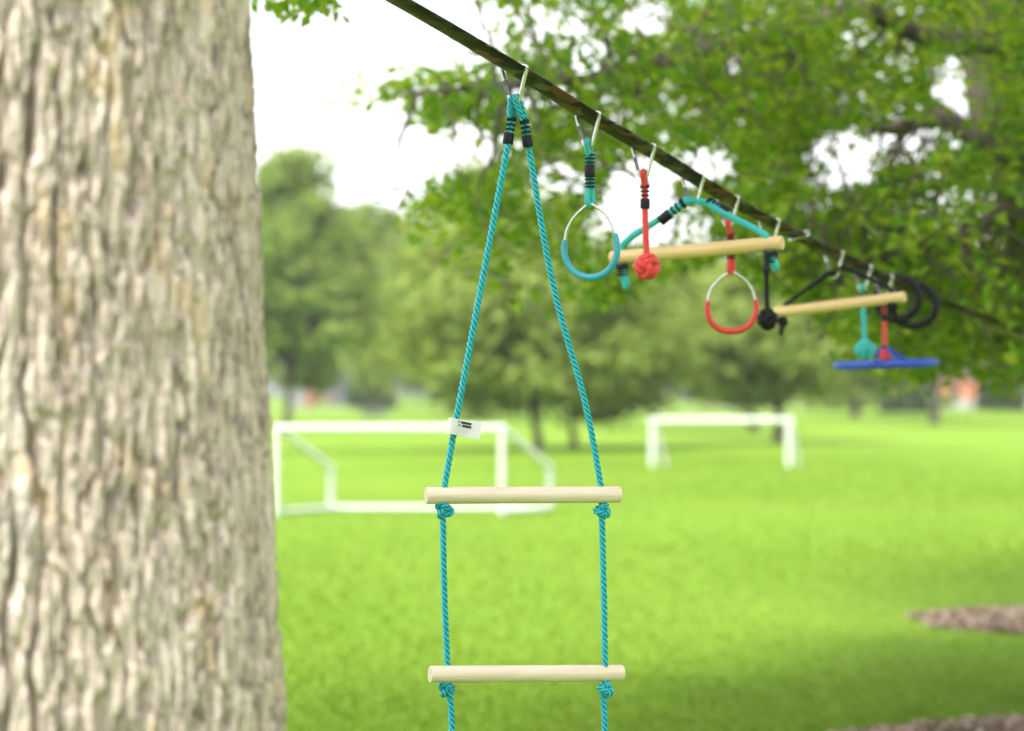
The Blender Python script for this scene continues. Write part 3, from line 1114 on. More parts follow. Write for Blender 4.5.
def slackline():
    root = thing('slackline', 'flat camouflage webbing strap slung between two trees', 'slackline', tuple(on_line(300)))
    m = len(LPS)
    hw, ht = 0.0265, 0.0016
    v, uvs = [], []
    Ls = np.concatenate([[0], np.cumsum(np.linalg.norm(np.diff(LPS, axis=0), axis=1))])
    T = np.gradient(LPS, axis=0)
    T /= np.linalg.norm(T, axis=1, keepdims=True)
    for i in range(m):
        w = nrm(np.cross(T[i], (0, 0, 1.0)))
        up = np.cross(w, T[i])
        a = roll_at(LPXs[i]) + 0.05 * math.sin(Ls[i] * 2.3)
        w2 = w * math.cos(a) - up * math.sin(a)
        u2 = up * math.cos(a) + w * math.sin(a)
        p = LPS[i]
        v += [p - w2 * hw - u2 * ht, p + w2 * hw - u2 * ht, p + w2 * hw + u2 * ht, p - w2 * hw + u2 * ht]
    f = []
    for i in range(m - 1):
        b = 4 * i
        for k in range(4):
            l = (k + 1) % 4
            f += [b + k, b + l, b + 4 + l, b + 4 + k]
    f += [0, 3, 2, 1]
    b = 4 * (m - 1)
    f += [b, b + 1, b + 2, b + 3]
    o = np_mesh('webbing', np.array(v), f, 4, M['strap'], org=tuple(root.location))
    uv = o.data.uv_layers.new(name='UVMap')
    vi = np.zeros(len(o.data.loops), np.int32)
    o.data.loops.foreach_get('vertex_index', vi)
    u = Ls[vi // 4]
    vv_ = np.where((vi % 4 == 0) | (vi % 4 == 3), 0.0, 0.05)
    uv.data.foreach_set('uv', np.stack([u, vv_], 1).astype(np.float32).ravel())
    o.location = (0, 0, 0)
    o.parent = root
    # loops round the two trunks
    for (cx, cy, r, z) in ((TC[0], TC[1], 0.475, LPS[0][2] + 0.02), (ABASE[0] - 0.06, ABASE[1], 0.275, LPS[-1][2])):
        mb = MB()
        na = 64
        for a in range(na):
            g = 2 * math.pi * a / na
            for rr_, zz_ in ((r, -0.025), (r + 0.004, -0.025), (r + 0.004, 0.025), (r, 0.025)):
                mb.v.append(np.array((cx + rr_ * math.cos(g), cy + rr_ * math.sin(g), z + zz_)))
        for a in range(na):
            b, c = 4 * a, 4 * ((a + 1) % na)
            for k in range(4):
                l = (k + 1) % 4
                mb.f.append((b + k, c + k, c + l, b + l))
        part(mb, 'trunk_loop', M['strap'], root)
    return root


slackline()

# ------------------------------------------------------------------ carabiners


def carabiner_path():
    c = [(-0.0280, -0.003), (-0.0235, 0.0040), (0.0235, 0.0040), (0.0280, -0.003), (0.0268, -0.010), (0.0118, -0.064), (0.008, -0.0715), (0.0, -0.074), (-0.008, -0.0715), (-0.0118, -0.064), (-0.0268, -0.010)]
    return np.array([(a, 0, b) for a, b in c])


def carabiner(x, label, flip=False, tilt=0.0, sway=0.0):
    o = on_line(x)
    top = o + (0, 0, 0.0048)
    root = thing('carabiner', label, 'carabiner', tuple(top), 'steel carabiners clipped along the slackline')
    path = spline(carabiner_path(), 6, True)
    wd = WDIR * math.cos(sway) + TDIR * math.sin(sway)
    dn = np.array((0, 0, 1.0))
    if flip:
        # wide bar under the strap, narrow end lying on top of it, pointing away
        a_ = roll_at(x)
        wd = wd * math.cos(a_) - np.array((0, 0, 1.0)) * math.sin(a_)
        up = nrm(TDIR * math.cos(math.radians(12)) + np.array((0, 0, 1)) * math.sin(math.radians(12)) + np.array((0, 0, -0.06)))
        world = np.array([o + (0, 0, -0.0055) + wd * p[0] - up * p[2] * 0.9 + np.array((0, 0, 0.011)) * min(1.0, -p[2] / 0.02 if p[2] < 0 else 0) for p in path])
    else:
        q = nrm(np.array((0, 0, 1.0)) - TDIR * math.sin(tilt))
        world = np.array([top + wd * p[0] + q * (p[2] - 0.0045) for p in path])
    mb = MB().tube(world, 0.0044, 10, True)
    part(mb, 'body', M['steel'], root)
    # spring gate on the left leg: a fatter sleeve and two rivets
    n = len(world)
    loc = np.array([(p[0], p[2]) for p in path])
    sel = [i for i in range(n) if loc[i, 0] < -0.004 and -0.058 < loc[i, 1] < -0.018]
    g = world[sel]
    L = g[-1] - g[0]
    mb = MB().tube(np.array([g[0], g[0] + L * 0.5, g[-1]]), 0.0052, 12)
    part(mb, 'gate', M['gate_steel'], root)
    return root, top + (0, 0, -0.0690)


car = {}
for key, x, lab in [
        ('ladder', 515.5, 'steel carabiner holding the teal rope ladder'),
        ('ring1', 587, 'steel carabiner holding the teal gripped ring'),
        ('fist1', 644, 'steel carabiner holding the red knot ball'),
        ('trap1', 692, 'steel carabiner holding the trapeze bar on teal cord'),
        ('ring2', 728.5, 'steel carabiner holding the red gripped ring'),
        ('fist2', 768.5, 'steel carabiner holding the black knot ball'),
        ('trap2', 833, 'steel carabiner holding the trapeze bar on black cord'),
        ('fist3', 862, 'steel carabiner holding the teal knot ball'),
        ('disc', 884, 'steel carabiner holding the blue disc swing')]:
    car[key] = carabiner(x, lab)[1]
carabiner(799, 'empty steel carabiner lying flat over the strap between two trapeze bars', flip=True)

# ------------------------------------------------------------------ rope hardware


def clamp(mb, a, b, R, double=False):
    """ribbed black rope fastener between a and b: open fins, then a sleeve"""
    a, b = np.asarray(a, float), np.asarray(b, float)
    ax = b - a
    L = np.linalg.norm(ax)

    def ring(t0, t1, r):
        e = min(0.08 * (t1 - t0), 0.02) * L
        i0, i1 = t0 * L, t1 * L
        mb.lathe(a, ax, [(i0, r * 0.8), (i0 + e, r * 0.97), (i0 + 2 * e, r), (i1 - 2 * e, r), (i1 - e, r * 0.97), (i1, r * 0.8)], 18)
    if double:
        for t in (0.0, 0.11, 0.22):
            ring(t, t + 0.06, R * 0.98)
        ring(0.31, 0.69, R)
        for t in (0.72, 0.83, 0.94):
            ring(t, t + 0.06, R * 0.98)
    else:
        ring(0.0, 0.15, R)
        ring(0.24, 0.32, R * 0.96)
        ring(0.41, 0.49, R * 0.96)
        ring(0.57, 1.0, R * 1.03)
    return mb


def loop_pts(c, a, half, along):
    """loop of cord over a hanging point c, both ends going to a; half = half spacing of the two passes"""
    c, a = np.asarray(c, float), np.asarray(a, float)
    s = nrm(along)
    up = nrm(c - a)
    return spline([a - s * half * 0.8, a - s * half + up * np.linalg.norm(c - a) * 0.5, c - s * half * 1.05 - up * half * 0.4, c + up * half * 0.55, c + s * half * 1.05 - up * half * 0.4, a + s * half + up * np.linalg.norm(c - a) * 0.5, a + s * half * 0.8], 8)


def fist(c, R, r, seed=0):
    """monkey's fist: three interlocked bands of two turns over a core"""
    mb = MB()
    c = np.asarray(c, float)
    R0 = R - r
    rot = Matrix.Rotation(0.6 + seed, 3, 'X') @ Matrix.Rotation(0.5 + seed * 0.7, 3, 'Y') @ Matrix.Rotation(0.35, 3, 'Z')
    rot = np.array(rot)
    t = np.linspace(0, 2 * math.pi, 56, endpoint=False)
    amp = r * 0.62
    for k in range(3):
        for s in (-1, 1):
            rad = R0 - amp * 0.5 + amp * np.cos(2 * t)
            h = s * r * 0.98
            p = np.zeros((len(t), 3))
            p[:, k] = rad * np.cos(t)
            p[:, (k + 1) % 3] = rad * np.sin(t)
            p[:, (k + 2) % 3] = h * (1 + 0.12 * np.sin(3 * t + k))
            mb.tube(c + p @ rot.T, r, 9, True)
    mb.sphere(c, R0 - r * 0.3, 14, 9)
    return mb


# ------------------------------------------------------------------ rope ladder
def knot(mb, c, s, R, mirror=1, seed=0):
    """a tight overhand knot (trefoil) tied in the rope"""
    t = np.linspace(0, 2 * math.pi, 90, endpoint=False)
    x = (np.sin(t) + 2 * np.sin(2 * t)) / 3
    y = (np.cos(t) - 2 * np.cos(2 * t)) / 3
    z = -np.sin(3 * t) * 0.38
    p = np.stack([x * mirror, z, y * 0.80], 1) * s
    a = 0.5 + seed
    Rm = np.array(Matrix.Rotation(0.55 * mirror, 3, 'Y') @ Matrix.Rotation(a, 3, 'Z'))
    mb.rope(np.asarray(c) + p @ Rm.T, R, 3, 0.030, 0.003, 6, True)


def rope_ladder():
    Z0 = float(line_Z(515.5))
    hook = car['ladder']
    root = thing('rope_ladder', 'teal twisted rope ladder with round pale wooden rungs', 'rope ladder', tuple(hook))
    R = 0.0071
    zl, zr = Z0 - 0.055, Z0 + 0.055
    dz = 178.0
    rung_y = [495, 673.5, 852, 1030]
    lx = [446, 448.5, 453, 456]
    rx = [602, 605, 606, 608]
    hx, hy = [q[0] for q in project(np.array([hook]))]
    fr = np.array((0, -1, 0.0))
    # left rope
    left = [hook + (-0.012, 0.0, -0.012)] + [P(511.2, 119, Z0), P(507.6, 146, Z0 - 0.004), P(481.5, 285, Z0 - 0.02), P(456.5, 418, Z0 - 0.040), P(444.5, 487, zl), P(444, 500, zl), P(443, 520, zl), P(444.5, 600, zl), P(447.5, 665, zl), P(448.5, 681, zl), P(450, 697, zl), P(452, 731, zl), P(453, 852, zl), P(454, 900, zl), P(456, 1030, zl), P(456, 1050, zl)]
    right = [hook + (0.012, 0.0, -0.012)] + [P(524.3, 121, Z0), P(528.6, 147, Z0 + 0.004), P(553, 285, Z0 + 0.02), P(584.5, 400, Z0 + 0.04), P(601, 487, zr), P(602, 500, zr), P(602, 520, zr), P(604, 600, zr), P(605, 665, zr), P(605.5, 681, zr), P(603.5, 697, zr), P(605, 731, zr), P(606, 852, zr), P(607, 900, zr), P(608, 1030, zr), P(608, 1050, zr)]
    c1 = P(511.2, 118, Z0)
    c2 = P(524.3, 120, Z0)
    lp = loop_pts(hook + (-0.003, 0.006, 0.0), c1, 0.0082, (0.55, 0.83, 0.0))
    rp = loop_pts(hook + (0.005, -0.006, 0.0), c2, 0.0082, (0.55, 0.83, 0.0))
    mb = MB().rope(spline(left[1:], 10), R)
    mb.rope(lp, R * 0.9)
    part(mb, 'rope', M['teal_rope'], root, flat_angle=180)
    mb = MB().rope(spline(right[1:], 10), R)
    mb.rope(rp, R * 0.9)
    part(mb, 'rope', M['teal_rope'], root, flat_angle=180)
    for a, b in ((P(511.8, 117, Z0), P(507.6, 144.5, Z0)), (P(524.2, 120, Z0), P(528.4, 147, Z0))):
        part(clamp(MB(), a, b, 0.0112), 'rope_clamp', M['black_plastic'], root)
    for i, y in enumerate(rung_y):
        a = P(426 + 4 * (i > 0), y + 0.5, zl - 0.012)
        b = P(620 + 2.5 * (i > 0), y - 0.5, zr + 0.012)
        if i:
            a, b = P(430, y + 0.8, zl - 0.02), P(622.5, y - 0.5, zr + 0.02)
        Lr = np.linalg.norm(b - a)
        r = 0.0178
        # built along local x so the grain runs down the rung
        prof = [(0, r * 0.90), (0.0012, r * 0.96), (0.003, r), (Lr * 0.33, r), (Lr * 0.66, r), (Lr - 0.003, r), (Lr - 0.0012, r * 0.96), (Lr, r * 0.90)]
        mb = MB().lathe((0, 0, 0), (1, 0, 0), prof, 32)
        o = mb.build('rung', M['pale_wood'], None, origin=(0, 0, 0), flat_angle=30)
        o.parent = root
        d = Vector(tuple(b - a)).normalized()
        o.rotation_euler = (0.7 * i, math.asin(-d.z), math.atan2(d.y, d.x))
        o.rotation_mode = 'XYZ'
        o.location = Vector(tuple(a)) - root.location
        for k, (kx, zk, mir) in enumerate(((lx[i] - 2, zl, 1), (rx[i] + 0.5, zr, -1))):
            mb = MB()
            knot(mb, P(kx, y + 15.5, zk), 0.0170, R * 0.98, mir, 0.4 * i)
            part(mb, 'knot', M['teal_rope'], root, flat_angle=180)
    # sewn care tag folded round the left rope
    zt = Z0 - 0.050
    fr_d = -0.013
    tl, trr, brr, bl = [P(a, b, zt) for a, b in ((452.5, 417.8), (482, 423.8), (479.2, 439.8), (449.7, 433.6))]
    mb = MB()
    nu = 10
    off = lambda s: np.array((0, -0.0125 * math.cos(min(1, s * 3.2) * math.pi / 2) - 0.002 * math.sin(s * 5), 0))
    for side_ in (0, 1):
        for i in range(nu + 1):
            s = i / nu
            e = np.array((0, 0.0011 * side_, 0))
            mb.v.append(tl + (trr - tl) * s + off(s) + e)
            mb.v.append(bl + (brr - bl) * s + off(s) + e)
    b2 = 2 * (nu + 1)
    for i in range(nu):
        a = 2 * i
        mb.f.append((a, a + 1, a + 3, a + 2))
        mb.f.append((b2 + a, b2 + a + 2, b2 + a + 3, b2 + a + 1))
        mb.f.append((a, a + 2, b2 + a + 2, b2 + a))
        mb.f.append((a + 1, b2 + a + 1, b2 + a + 3, a + 3))
    mb.f.append((0, b2, b2 + 1, 1))
    mb.f.append((2 * nu, 2 * nu + 1, b2 + 2 * nu + 1, b2 + 2 * nu))
    # wrap round the back of the rope
    wp = []
    for i in range(9):
        g = math.pi * i / 8
        wp.append((0.0118 * math.cos(g + math.pi / 2 * 1.0), 0.0118 * -math.sin(g + math.pi / 2)))
    cen_t, cen_b = tl + (0.003, 0, 0), bl + (0.003, 0, 0)
    k0 = len(mb.v)
    for (ox, oy) in wp:
        mb.v.append(cen_t + (ox, oy, 0))
        mb.v.append(cen_b + (ox, oy, 0))
    for i in range(8):
        a = k0 + 2 * i
        mb.f.append((a, a + 2, a + 3, a + 1))
    tg = part(mb, 'care_tag', M['tag_white'], root, smooth=True)

    def ink(u0, v0, u1, v1, mat, nm='print'):
        m2 = MB()
        for (u, v) in ((u0, v0), (u1, v0), (u1, v1), (u0, v1)):
            t_ = tl + (trr - tl) * u
            b_ = bl + (brr - bl) * u
            m2.v.append(t_ + (b_ - t_) * v + off(u) + np.array((0, -0.0009, 0)))
        m2.f.append((0, 3, 2, 1))
        return m2
    dark = MB()
    for q in ((0.22, 0.10, 0.27, 0.16), (0.24, 0.16, 0.255, 0.25), (0.31, 0.09, 0.66, 0.24), (0.23, 0.32, 0.31, 0.37), (0.27, 0.37, 0.30, 0.42), (0.36, 0.29, 0.67, 0.44)):
        m2 = ink(*q, None)
        b = len(dark.v)
        dark.v += m2.v
        dark.f.append(tuple(b + i for i in m2.f[0]))
    part(dark, 'print', M['tag_print'], root, smooth=False, under=tg)
    faint = MB()
    for r_ in range(4):
        for c_ in range(5):
            if (r_ * 5 + c_) % 4 == 3:
                continue
            m2 = ink(0.33 + c_ * 0.06, 0.54 + r_ * 0.07, 0.375 + c_ * 0.06, 0.57 + r_ * 0.07, None)
            b = len(faint.v)
            faint.v += m2.v
            faint.f.append(tuple(b + i for i in m2.f[0]))
    for u in (0.38, 0.47):
        for q in ((u, 0.84, u + 0.012, 0.93), (u + 0.012, 0.84, u + 0.04, 0.86), (u + 0.012, 0.91, u + 0.04, 0.93)):
            m2 = ink(*q, None)
            b = len(faint.v)
            faint.v += m2.v
            faint.f.append(tuple(b + i for i in m2.f[0]))
    part(faint, 'print', M['tag_faint'], root, smooth=False, under=tg)


rope_ladder()

# ------------------------------------------------------------------ gripped rings


def grip_ring(name, label, hook, Z, cord, grip, top_y, cl0, cl1, apex, wire_l, wire_r, gripc, yaw, lowloop):
    root = thing(name, label, 'gym ring', tuple(hook), 'gripped rings on the slackline')
    cx = apex[0]

    def Q(x, y):
        return P(x, y, Z - (x - cx) / 28.0 * yaw)
    a = P(cx - 0.5, cl0 + 1, Z)
    b = P(cx, cl1 - 1, Z)
    r = 0.0066
    mb = MB()
    mb.tube(loop_pts(hook + (0, 0, 0.001), a, 0.0085, TDIR), r, 10)
    mb.tube(loop_pts(P(apex[0], apex[1] - 0.5, Z), b, 0.0060, np.array((0.85, 0.5, 0))), r, 10)
    mb.tube(np.array([a - (0.0035, 0, 0), b - (0.0035, 0, 0)]), r * 0.92, 8)
    mb.tube(np.array([a + (0.0035, 0, 0), b + (0.0035, 0, 0)]), r * 0.92, 8)
    part(mb, 'cord', cord, root)
    part(clamp(MB(), P(cx - 0.5, cl0, Z), P(cx, cl1, Z), 0.0124, True), 'rope_clamp', M['black_plastic'], root)
    w = [Q(*p) for p in wire_l[::-1]] + [Q(*apex)] + [Q(*p) for p in wire_r]
    mb = MB().tube(spline(w + [Q(*p) for p in gripc[::-1]], 8, True), 0.0037, 10, True)
    part(mb, 'wire', M['steel'], root)
    g = spline([Q(*p) for p in gripc], 8)
    mb = MB().tube(g, np.interp(np.linspace(0, 1, len(g)), [0, 0.03, 0.5, 0.97, 1], [0.0062, 0.0070, 0.0085, 0.0070, 0.0062]), 14)
    part(mb, 'grip', grip, root)
    return root


grip_ring('gym_ring', 'pear shaped steel ring with teal rubber grip', car['ring1'], 5.50, M['teal_cord'], M['teal_grip'], 137, 154, 188,
          (590, 204), [(586, 206), (575, 216.5), (568, 228), (565.5, 238)], [(594.5, 205.5), (605.5, 214), (612.5, 226), (614.5, 233)],
          [(565.3, 240), (564.2, 250), (566.5, 261), (573, 270.5), (582.5, 276), (592, 277.5), (602, 275), (611, 267.5), (616.5, 256), (616.8, 244), (615, 234)], 0.03, 1)
grip_ring('gym_ring', 'pear shaped steel ring with red rubber grip', car['ring2'], 6.42, M['red_cord'], M['red_grip'], 216, 233, 259,
          (731, 272), [(727, 273.5), (717.5, 281), (710.5, 290.5), (708, 300)], [(735, 273), (745.5, 280.5), (752, 290), (754.5, 299)],
          [(708, 301), (707.5, 311), (710.5, 321), (717.5, 328), (726, 331), (736, 331), (746, 327.5), (753, 320), (756.3, 310), (755.5, 300)], 0.0, 1)

# ------------------------------------------------------------------ knot balls


def knot_ball(label, hook, Z, cord, cl, ball, R, r, seed, upper_x=None):
    root = thing('knot_ball', label, 'knot ball', tuple(hook), 'knotted cord balls on the slackline')
    (cx0, cy0), (cx1, cy1) = cl
    bx_, by_ = ball
    a = P(cx0, cy0 + 1, Z)
    mb = MB()
    cr = r * 0.97
    mb.tube(loop_pts(hook + (0, 0, 0.001), a, cr * 0.95, np.array((0.35, 0.93, 0))), cr, 10)
    mb.tube(spline([P(cx0, cy0, Z), P(cx1, cy1, Z), P(0.5 * (cx1 + bx_), 0.5 * (cy1 + by_), Z), P(bx_, by_ - 4, Z)], 8), cr, 10)
    part(mb, 'cord', cord, root)
    part(clamp(MB(), P(cx0, cy0, Z), P(cx1, cy1, Z), r * 1.5), 'rope_clamp', M['black_plastic'], root)
    part(fist(P(bx_, by_, Z), R, r, seed), 'knot', cord, root)
    return root


knot_ball('red cord ball knotted in front of the first trapeze bar', car['fist1'], 5.83, M['red_cord'], ((645, 184.5), (645, 209)), (647, 267), 0.0325, 0.0078, 0)
knot_ball('black cord ball knotted at left end of the second trapeze bar', car['fist2'], 6.72, M['black_cord'], ((766.5, 256), (766.5, 273)), (767.5, 319), 0.0295, 0.0072, 0.8)
knot_ball('teal cord ball knotted just above the blue disc swing', car['fist3'], 7.62, M['teal_cord'], ((862.5, 291), (863, 304)), (865, 349.5), 0.0315, 0.0085, 1.7)

# ------------------------------------------------------------------ trapeze bars


def trapeze(label, hook, Z, barl, barr, Zl, Zr, rbar, cord, rc, left, right, lcl, rcl, lend, rend, ferr=True):
    root = thing('trapeze_bar', label, 'trapeze', tuple(hook), 'wooden trapeze bars on the slackline')
    a, b = P(barl[0], barl[1], Zl), P(barr[0], barr[1], Zr)
    Lr = np.linalg.norm(b - a)
    prof = [(0, rbar * 0.9), (0.0012, rbar * 0.96), (0.003, rbar), (Lr * 0.33, rbar), (Lr * 0.66, rbar), (Lr - 0.003, rbar), (Lr - 0.0012, rbar * 0.96), (Lr, rbar * 0.9)]
    o = MB().lathe((0, 0, 0), (1, 0, 0), prof, 32).build('bar', M['yellow_wood'], None, origin=(0, 0, 0), flat_angle=30)
    o.parent = root
    d = Vector(tuple(b - a)).normalized()
    o.rotation_euler = (0, math.asin(-d.z), math.atan2(d.y, d.x))
    o.location = Vector(tuple(a)) - root.location

    def dz(x):
        return Zl + (Zr - Zl) * (x - barl[0]) / (barr[0] - barl[0])

    def blend(pts, end_x):
        out = []
        n = len(pts)
        for i, (x, y) in enumerate(pts):
            t = i / (n - 1)
            out.append(P(x, y, Z + (dz(end_x) - Z) * min(1.0, t * 1.25)))
        return out
    for pts, cl, end in ((left, lcl, lend), (right, rcl, rend)):
        w = blend(pts, pts[-1][0])
        path = spline([hook + (0.0, 0.0, 0.001)] + w, 8)
        mb = MB().tube(path, rc, 10)
        # second pass beside the first as far as the clamp
        zc = Z + (dz(pts[-1][0]) - Z) * 0.3
        mb.tube(spline([hook + (0.004, -0.004, 0.002), P(cl[0][0], cl[0][1] + 1.2, Z - 0.004), P(cl[1][0], cl[1][1], zc)], 6), rc * 0.95, 8)
        # doubled tail below the bar
        ze = dz(end[0][0])
        mb.tube(spline([P(pts[-1][0], pts[-1][1], ze), P(end[0][0], end[0][1], ze), P(end[1][0], end[1][1], ze), P(end[1][0] + 1.5, end[1][1] - 1.5, ze - 0.012), P(end[0][0] + 1.5, end[0][1], ze - 0.012)], 6), rc * 0.95, 10)
        part(mb, 'cord', cord, root)
        part(clamp(MB(), P(cl[1][0], cl[1][1], zc), P(cl[0][0], cl[0][1], Z), rc * 1.55) if cl[2] else clamp(MB(), P(cl[0][0], cl[0][1], Z), P(cl[1][0], cl[1][1], zc), rc * 1.55), 'rope_clamp', M['black_plastic'], root)
        if ferr:
            part(clamp(MB(), P(end[0][0] + 0.5, end[0][1] + 6, ze - 0.006), P(end[0][0] + 0.5, end[0][1] - 5.5, ze - 0.006), rc * 2.0), 'rope_clamp', M['black_plastic'], root)
        else:
            part(fist(P(end[0][0], end[0][1], ze - 0.004), rc * 2.5, rc * 0.9, 0.4), 'knot', cord, root)
    return root


trapeze('wooden trapeze bar hung on teal cord behind the red ball', car['trap1'], float(line_Z(692)), (611, 258.2), (782.5, 242.8), 6.22, 6.02, 0.0183, M['teal_cord'], 0.0088,
        [(686, 200), (672, 211), (650, 225), (632, 236.5), (623, 246), (620, 257)],
        [(705, 202.5), (718, 210), (740, 221.5), (757, 230), (766, 236), (769.5, 244)],
        ((684.5, 201.5), (660, 221.5), False), ((708, 201.5), (729.5, 213.5), False), ((621.5, 270), (625.5, 285.5)), ((770.5, 257), (775, 268)))
trapeze('wooden trapeze bar hung on black cord nearer the far end', car['trap2'], float(line_Z(833)), (774.5, 312.8), (904.5, 296.8), 7.42, 7.19, 0.0168, M['black_cord'], 0.0062,
        [(830, 272), (818, 280.5), (804, 291), (792, 300), (785, 305), (781, 313)],
        [(844, 267.5), (856, 272.5), (871, 279.5), (882, 284.5), (889, 288), (892, 297)],
        ((828, 273.5), (808, 288.5), True), ((842, 266.5), (867, 277.5), False), ((782.5, 321.5), (780.5, 333)), ((892.5, 307), (894.5, 318)), ferr=False)

# ------------------------------------------------------------------ blue disc swing


def disc_swing():
    hook = car['disc']
    Z = float(line_Z(884))
    root = thing('disc_swing', 'blue plastic disc swing hanging on red cord', 'disc swing', tuple(hook))
    s = F / Z
    c = P(886, 364.2, Z)
    ax = nrm((-0.036, -0.016, 1.0))
    Rd, hh = 53.0 / s, 0.0125
    prof = [(-hh * 0.6, 0.02), (-hh * 0.6, Rd - 0.02), (-hh, Rd - 0.012), (-hh * 0.75, Rd - 0.003), (-hh * 0.2, Rd), (hh * 0.3, Rd), (hh * 0.8, Rd - 0.003), (hh, Rd - 0.012), (hh * 0.6, Rd - 0.02), (hh * 0.55, 0.05), (hh * 0.9, 0.03), (hh * 0.9, 0.012)]
    part(MB().lathe(c, ax, prof, 56), 'disc', M['blue_plastic'], root)
    apex = P(884.5, 346.5, Z)
    mb = MB()
    for k in range(4):
        g = 0.35 + k * math.pi / 2
        foot = c + np.array((math.cos(g) * 0.09, math.sin(g) * 0.09, hh * 0.5))
        mb.tube(spline([apex + (0, 0, 0.0), 0.5 * (apex + foot) + (0, 0, 0.002), foot], 5), 0.0040, 8)
    part(mb, 'rib', M['blue_plastic'], root)
    mb = MB()
    a = P(884.2, 302, Z)
    r = 0.0078
    mb.tube(loop_pts(hook + (0, 0, 0.001), a, 0.0075, np.array((0.3, 0.95, 0))), 0.0075, 10)
    mb.tube(spline([a, P(884.5, 320, Z), P(884.8, 345, Z), c + (0, 0, -0.016)], 8), r, 10)
    mb.tube(spline([P(884.8, 349.5, Z), P(885, 354, Z), P(885, 359, Z)], 4), 0.0185, 14)
    part(mb, 'cord', M['red_cord'], root)
    part(clamp(MB(), P(884.2, 304, Z), P(884.6, 321, Z), 0.0125), 'rope_clamp', M['black_plastic'], root)
    part(MB().lathe(P(884.8, 348.4, Z), (0, 0, 1), [(0, 0.009), (0.001, 0.0135), (0.008, 0.0135), (0.009, 0.009)], 16), 'collar', M['black_plastic'], root)


disc_swing()

# ------------------------------------------------------------------ black rings threaded on the slackline
for x, y, lab, ry in ((897.2, 298.2, 'black hoop ring on the strap, the nearer overlapping one', 0.0), (913.5, 305.4, 'black hoop ring on the strap, the one furthest along', 0.12)):
    Z = float(line_Z(x))
    s = F / Z
    c = P(x, y, Z)
    R = 21.3 / s
    wd = WDIR * math.cos(ry) + TDIR * math.sin(ry)
    t = np.linspace(0, 2 * math.pi, 64, endpoint=False)
    p = np.array([c + R * (math.cos(a) * wd * 1.05 + math.sin(a) * np.array((0, 0, 1.0))) for a in t])
    root = MB().tube(p, 0.0130, 14, True).build('hoop_ring', M['ring_black'], None, origin=tuple(c))
    tag(root, lab, 'gym ring', 'black hoop rings on the strap')

# ------------------------------------------------------------------ soccer goals


def goal(label, root_p, posts, bars):
    root = thing('soccer_goal', label, 'soccer goal', root_p, 'white soccer goals on the lawn')
    return root


def bar(root, name, pts, r, mat='goal_white'):
    return part(MB().tube(np.array(pts), r, 14), name, M[mat], root)


Zg = 32.6
gl, gr = P(276, 515, Zg), P(502, 515, Zg)
gl[2] = gr[2] = 0.0
hg = 1.175
root = thing('soccer_goal', 'near white soccer goal with angled side frames', 'soccer goal', tuple(gl), 'white soccer goals on the lawn')
r = 0.043
back = np.array((0.66, 1.05, 0.0))
up = np.array((0, 0, 1.0))
bar(root, 'crossbar', [gl + up * hg - (0.05, 0, 0), gr + up * hg + (0.05, 0, 0)], r)
for p in (gl, gr):
    bar(root, 'post', [p, p + up * (hg - 0.04)], r)
    k = p + back + up * 0.60
    part(MB().tube(spline([p + up * (hg - 0.03) + back * 0.04, p + up * (hg - 0.06) + back * 0.12, k + up * 0.05 - back * 0.06, k - up * 0.03, p + back + up * 0.05], 6), r * 1.0, 12), 'side_frame', M['goal_white'], root)
    bar(root, 'ground_bar', [p + up * 0.05 + back * 0.04, p + back * 0.97 + up * 0.05], r * 0.85)
bar(root, 'ground_bar', [gl + back + up * 0.05, gr + back + up * 0.05], r * 0.9)

Zg2 = 54.5
fl, fr2 = P(652.5, 467, Zg2), P(789, 467, Zg2)
fl[2] = fr2[2] = 0.0
root = thing('soccer_goal', 'far white soccer goal with slanted rear legs', 'soccer goal', tuple(fl), 'white soccer goals on the lawn')
r = 0.062
hg2 = 1.05
bar(root, 'crossbar', [fl + up * hg2 - (0.09, 0, 0), fr2 + up * hg2 + (0.09, 0, 0)], r)
for p, q in ((fl, (0.32, 0.35, 0)), (fr2, (0.26, 0.35, 0))):
    bar(root, 'post', [p, p + up * (hg2 - 0.07)], r)
    bar(root, 'rear_leg', [p + np.array(q) * 0.25 + up * (hg2 - 0.05), p + np.array(q)], r * 0.75)

# ------------------------------------------------------------------ far buildings, cars, box
M['shed_wall'] = simple('shed_wall', (0.20, 0.20, 0.21), (0.26, 0.26, 0.27), 1.2, 0.8)
M['pale_roof'] = simple('pale_roof', (0.26, 0.26, 0.26), (0.32, 0.32, 0.32), 1.5, 0.7)
M['orange_paint'] = simple('orange_paint', (0.26, 0.07, 0.025), (0.32, 0.09, 0.03), 1.5, 0.7)
M['brown_wall'] = simple('brown_wall', (0.20, 0.13, 0.10), (0.26, 0.17, 0.13), 1.5, 0.8)
M['dark_wall'] = simple('dark_wall', (0.085, 0.085, 0.095), (0.12, 0.12, 0.13), 1.5, 0.8)
M['brick_orange'] = simple('brick_orange', (0.42, 0.15, 0.08), (0.52, 0.20, 0.11), 1.2, 0.85)
M['glass_dark'] = simple('glass_dark', (0.03, 0.035, 0.04), (0.05, 0.055, 0.06), 1.0, 0.12)
M['white_render'] = simple('white_render', (0.30, 0.30, 0.28), (0.36, 0.355, 0.335), 1.0, 0.8)
M['box_green'] = simple('box_green', (0.10, 0.13, 0.08), (0.14, 0.17, 0.11), 2, 0.7)
M['blue_paint'] = simple('blue_paint', (0.05, 0.09, 0.17), (0.07, 0.12, 0.22), 2, 0.5)


def gp(x, Z):
    return np.array(((x - 512) / F * Z, Z, float(gz(Z))))


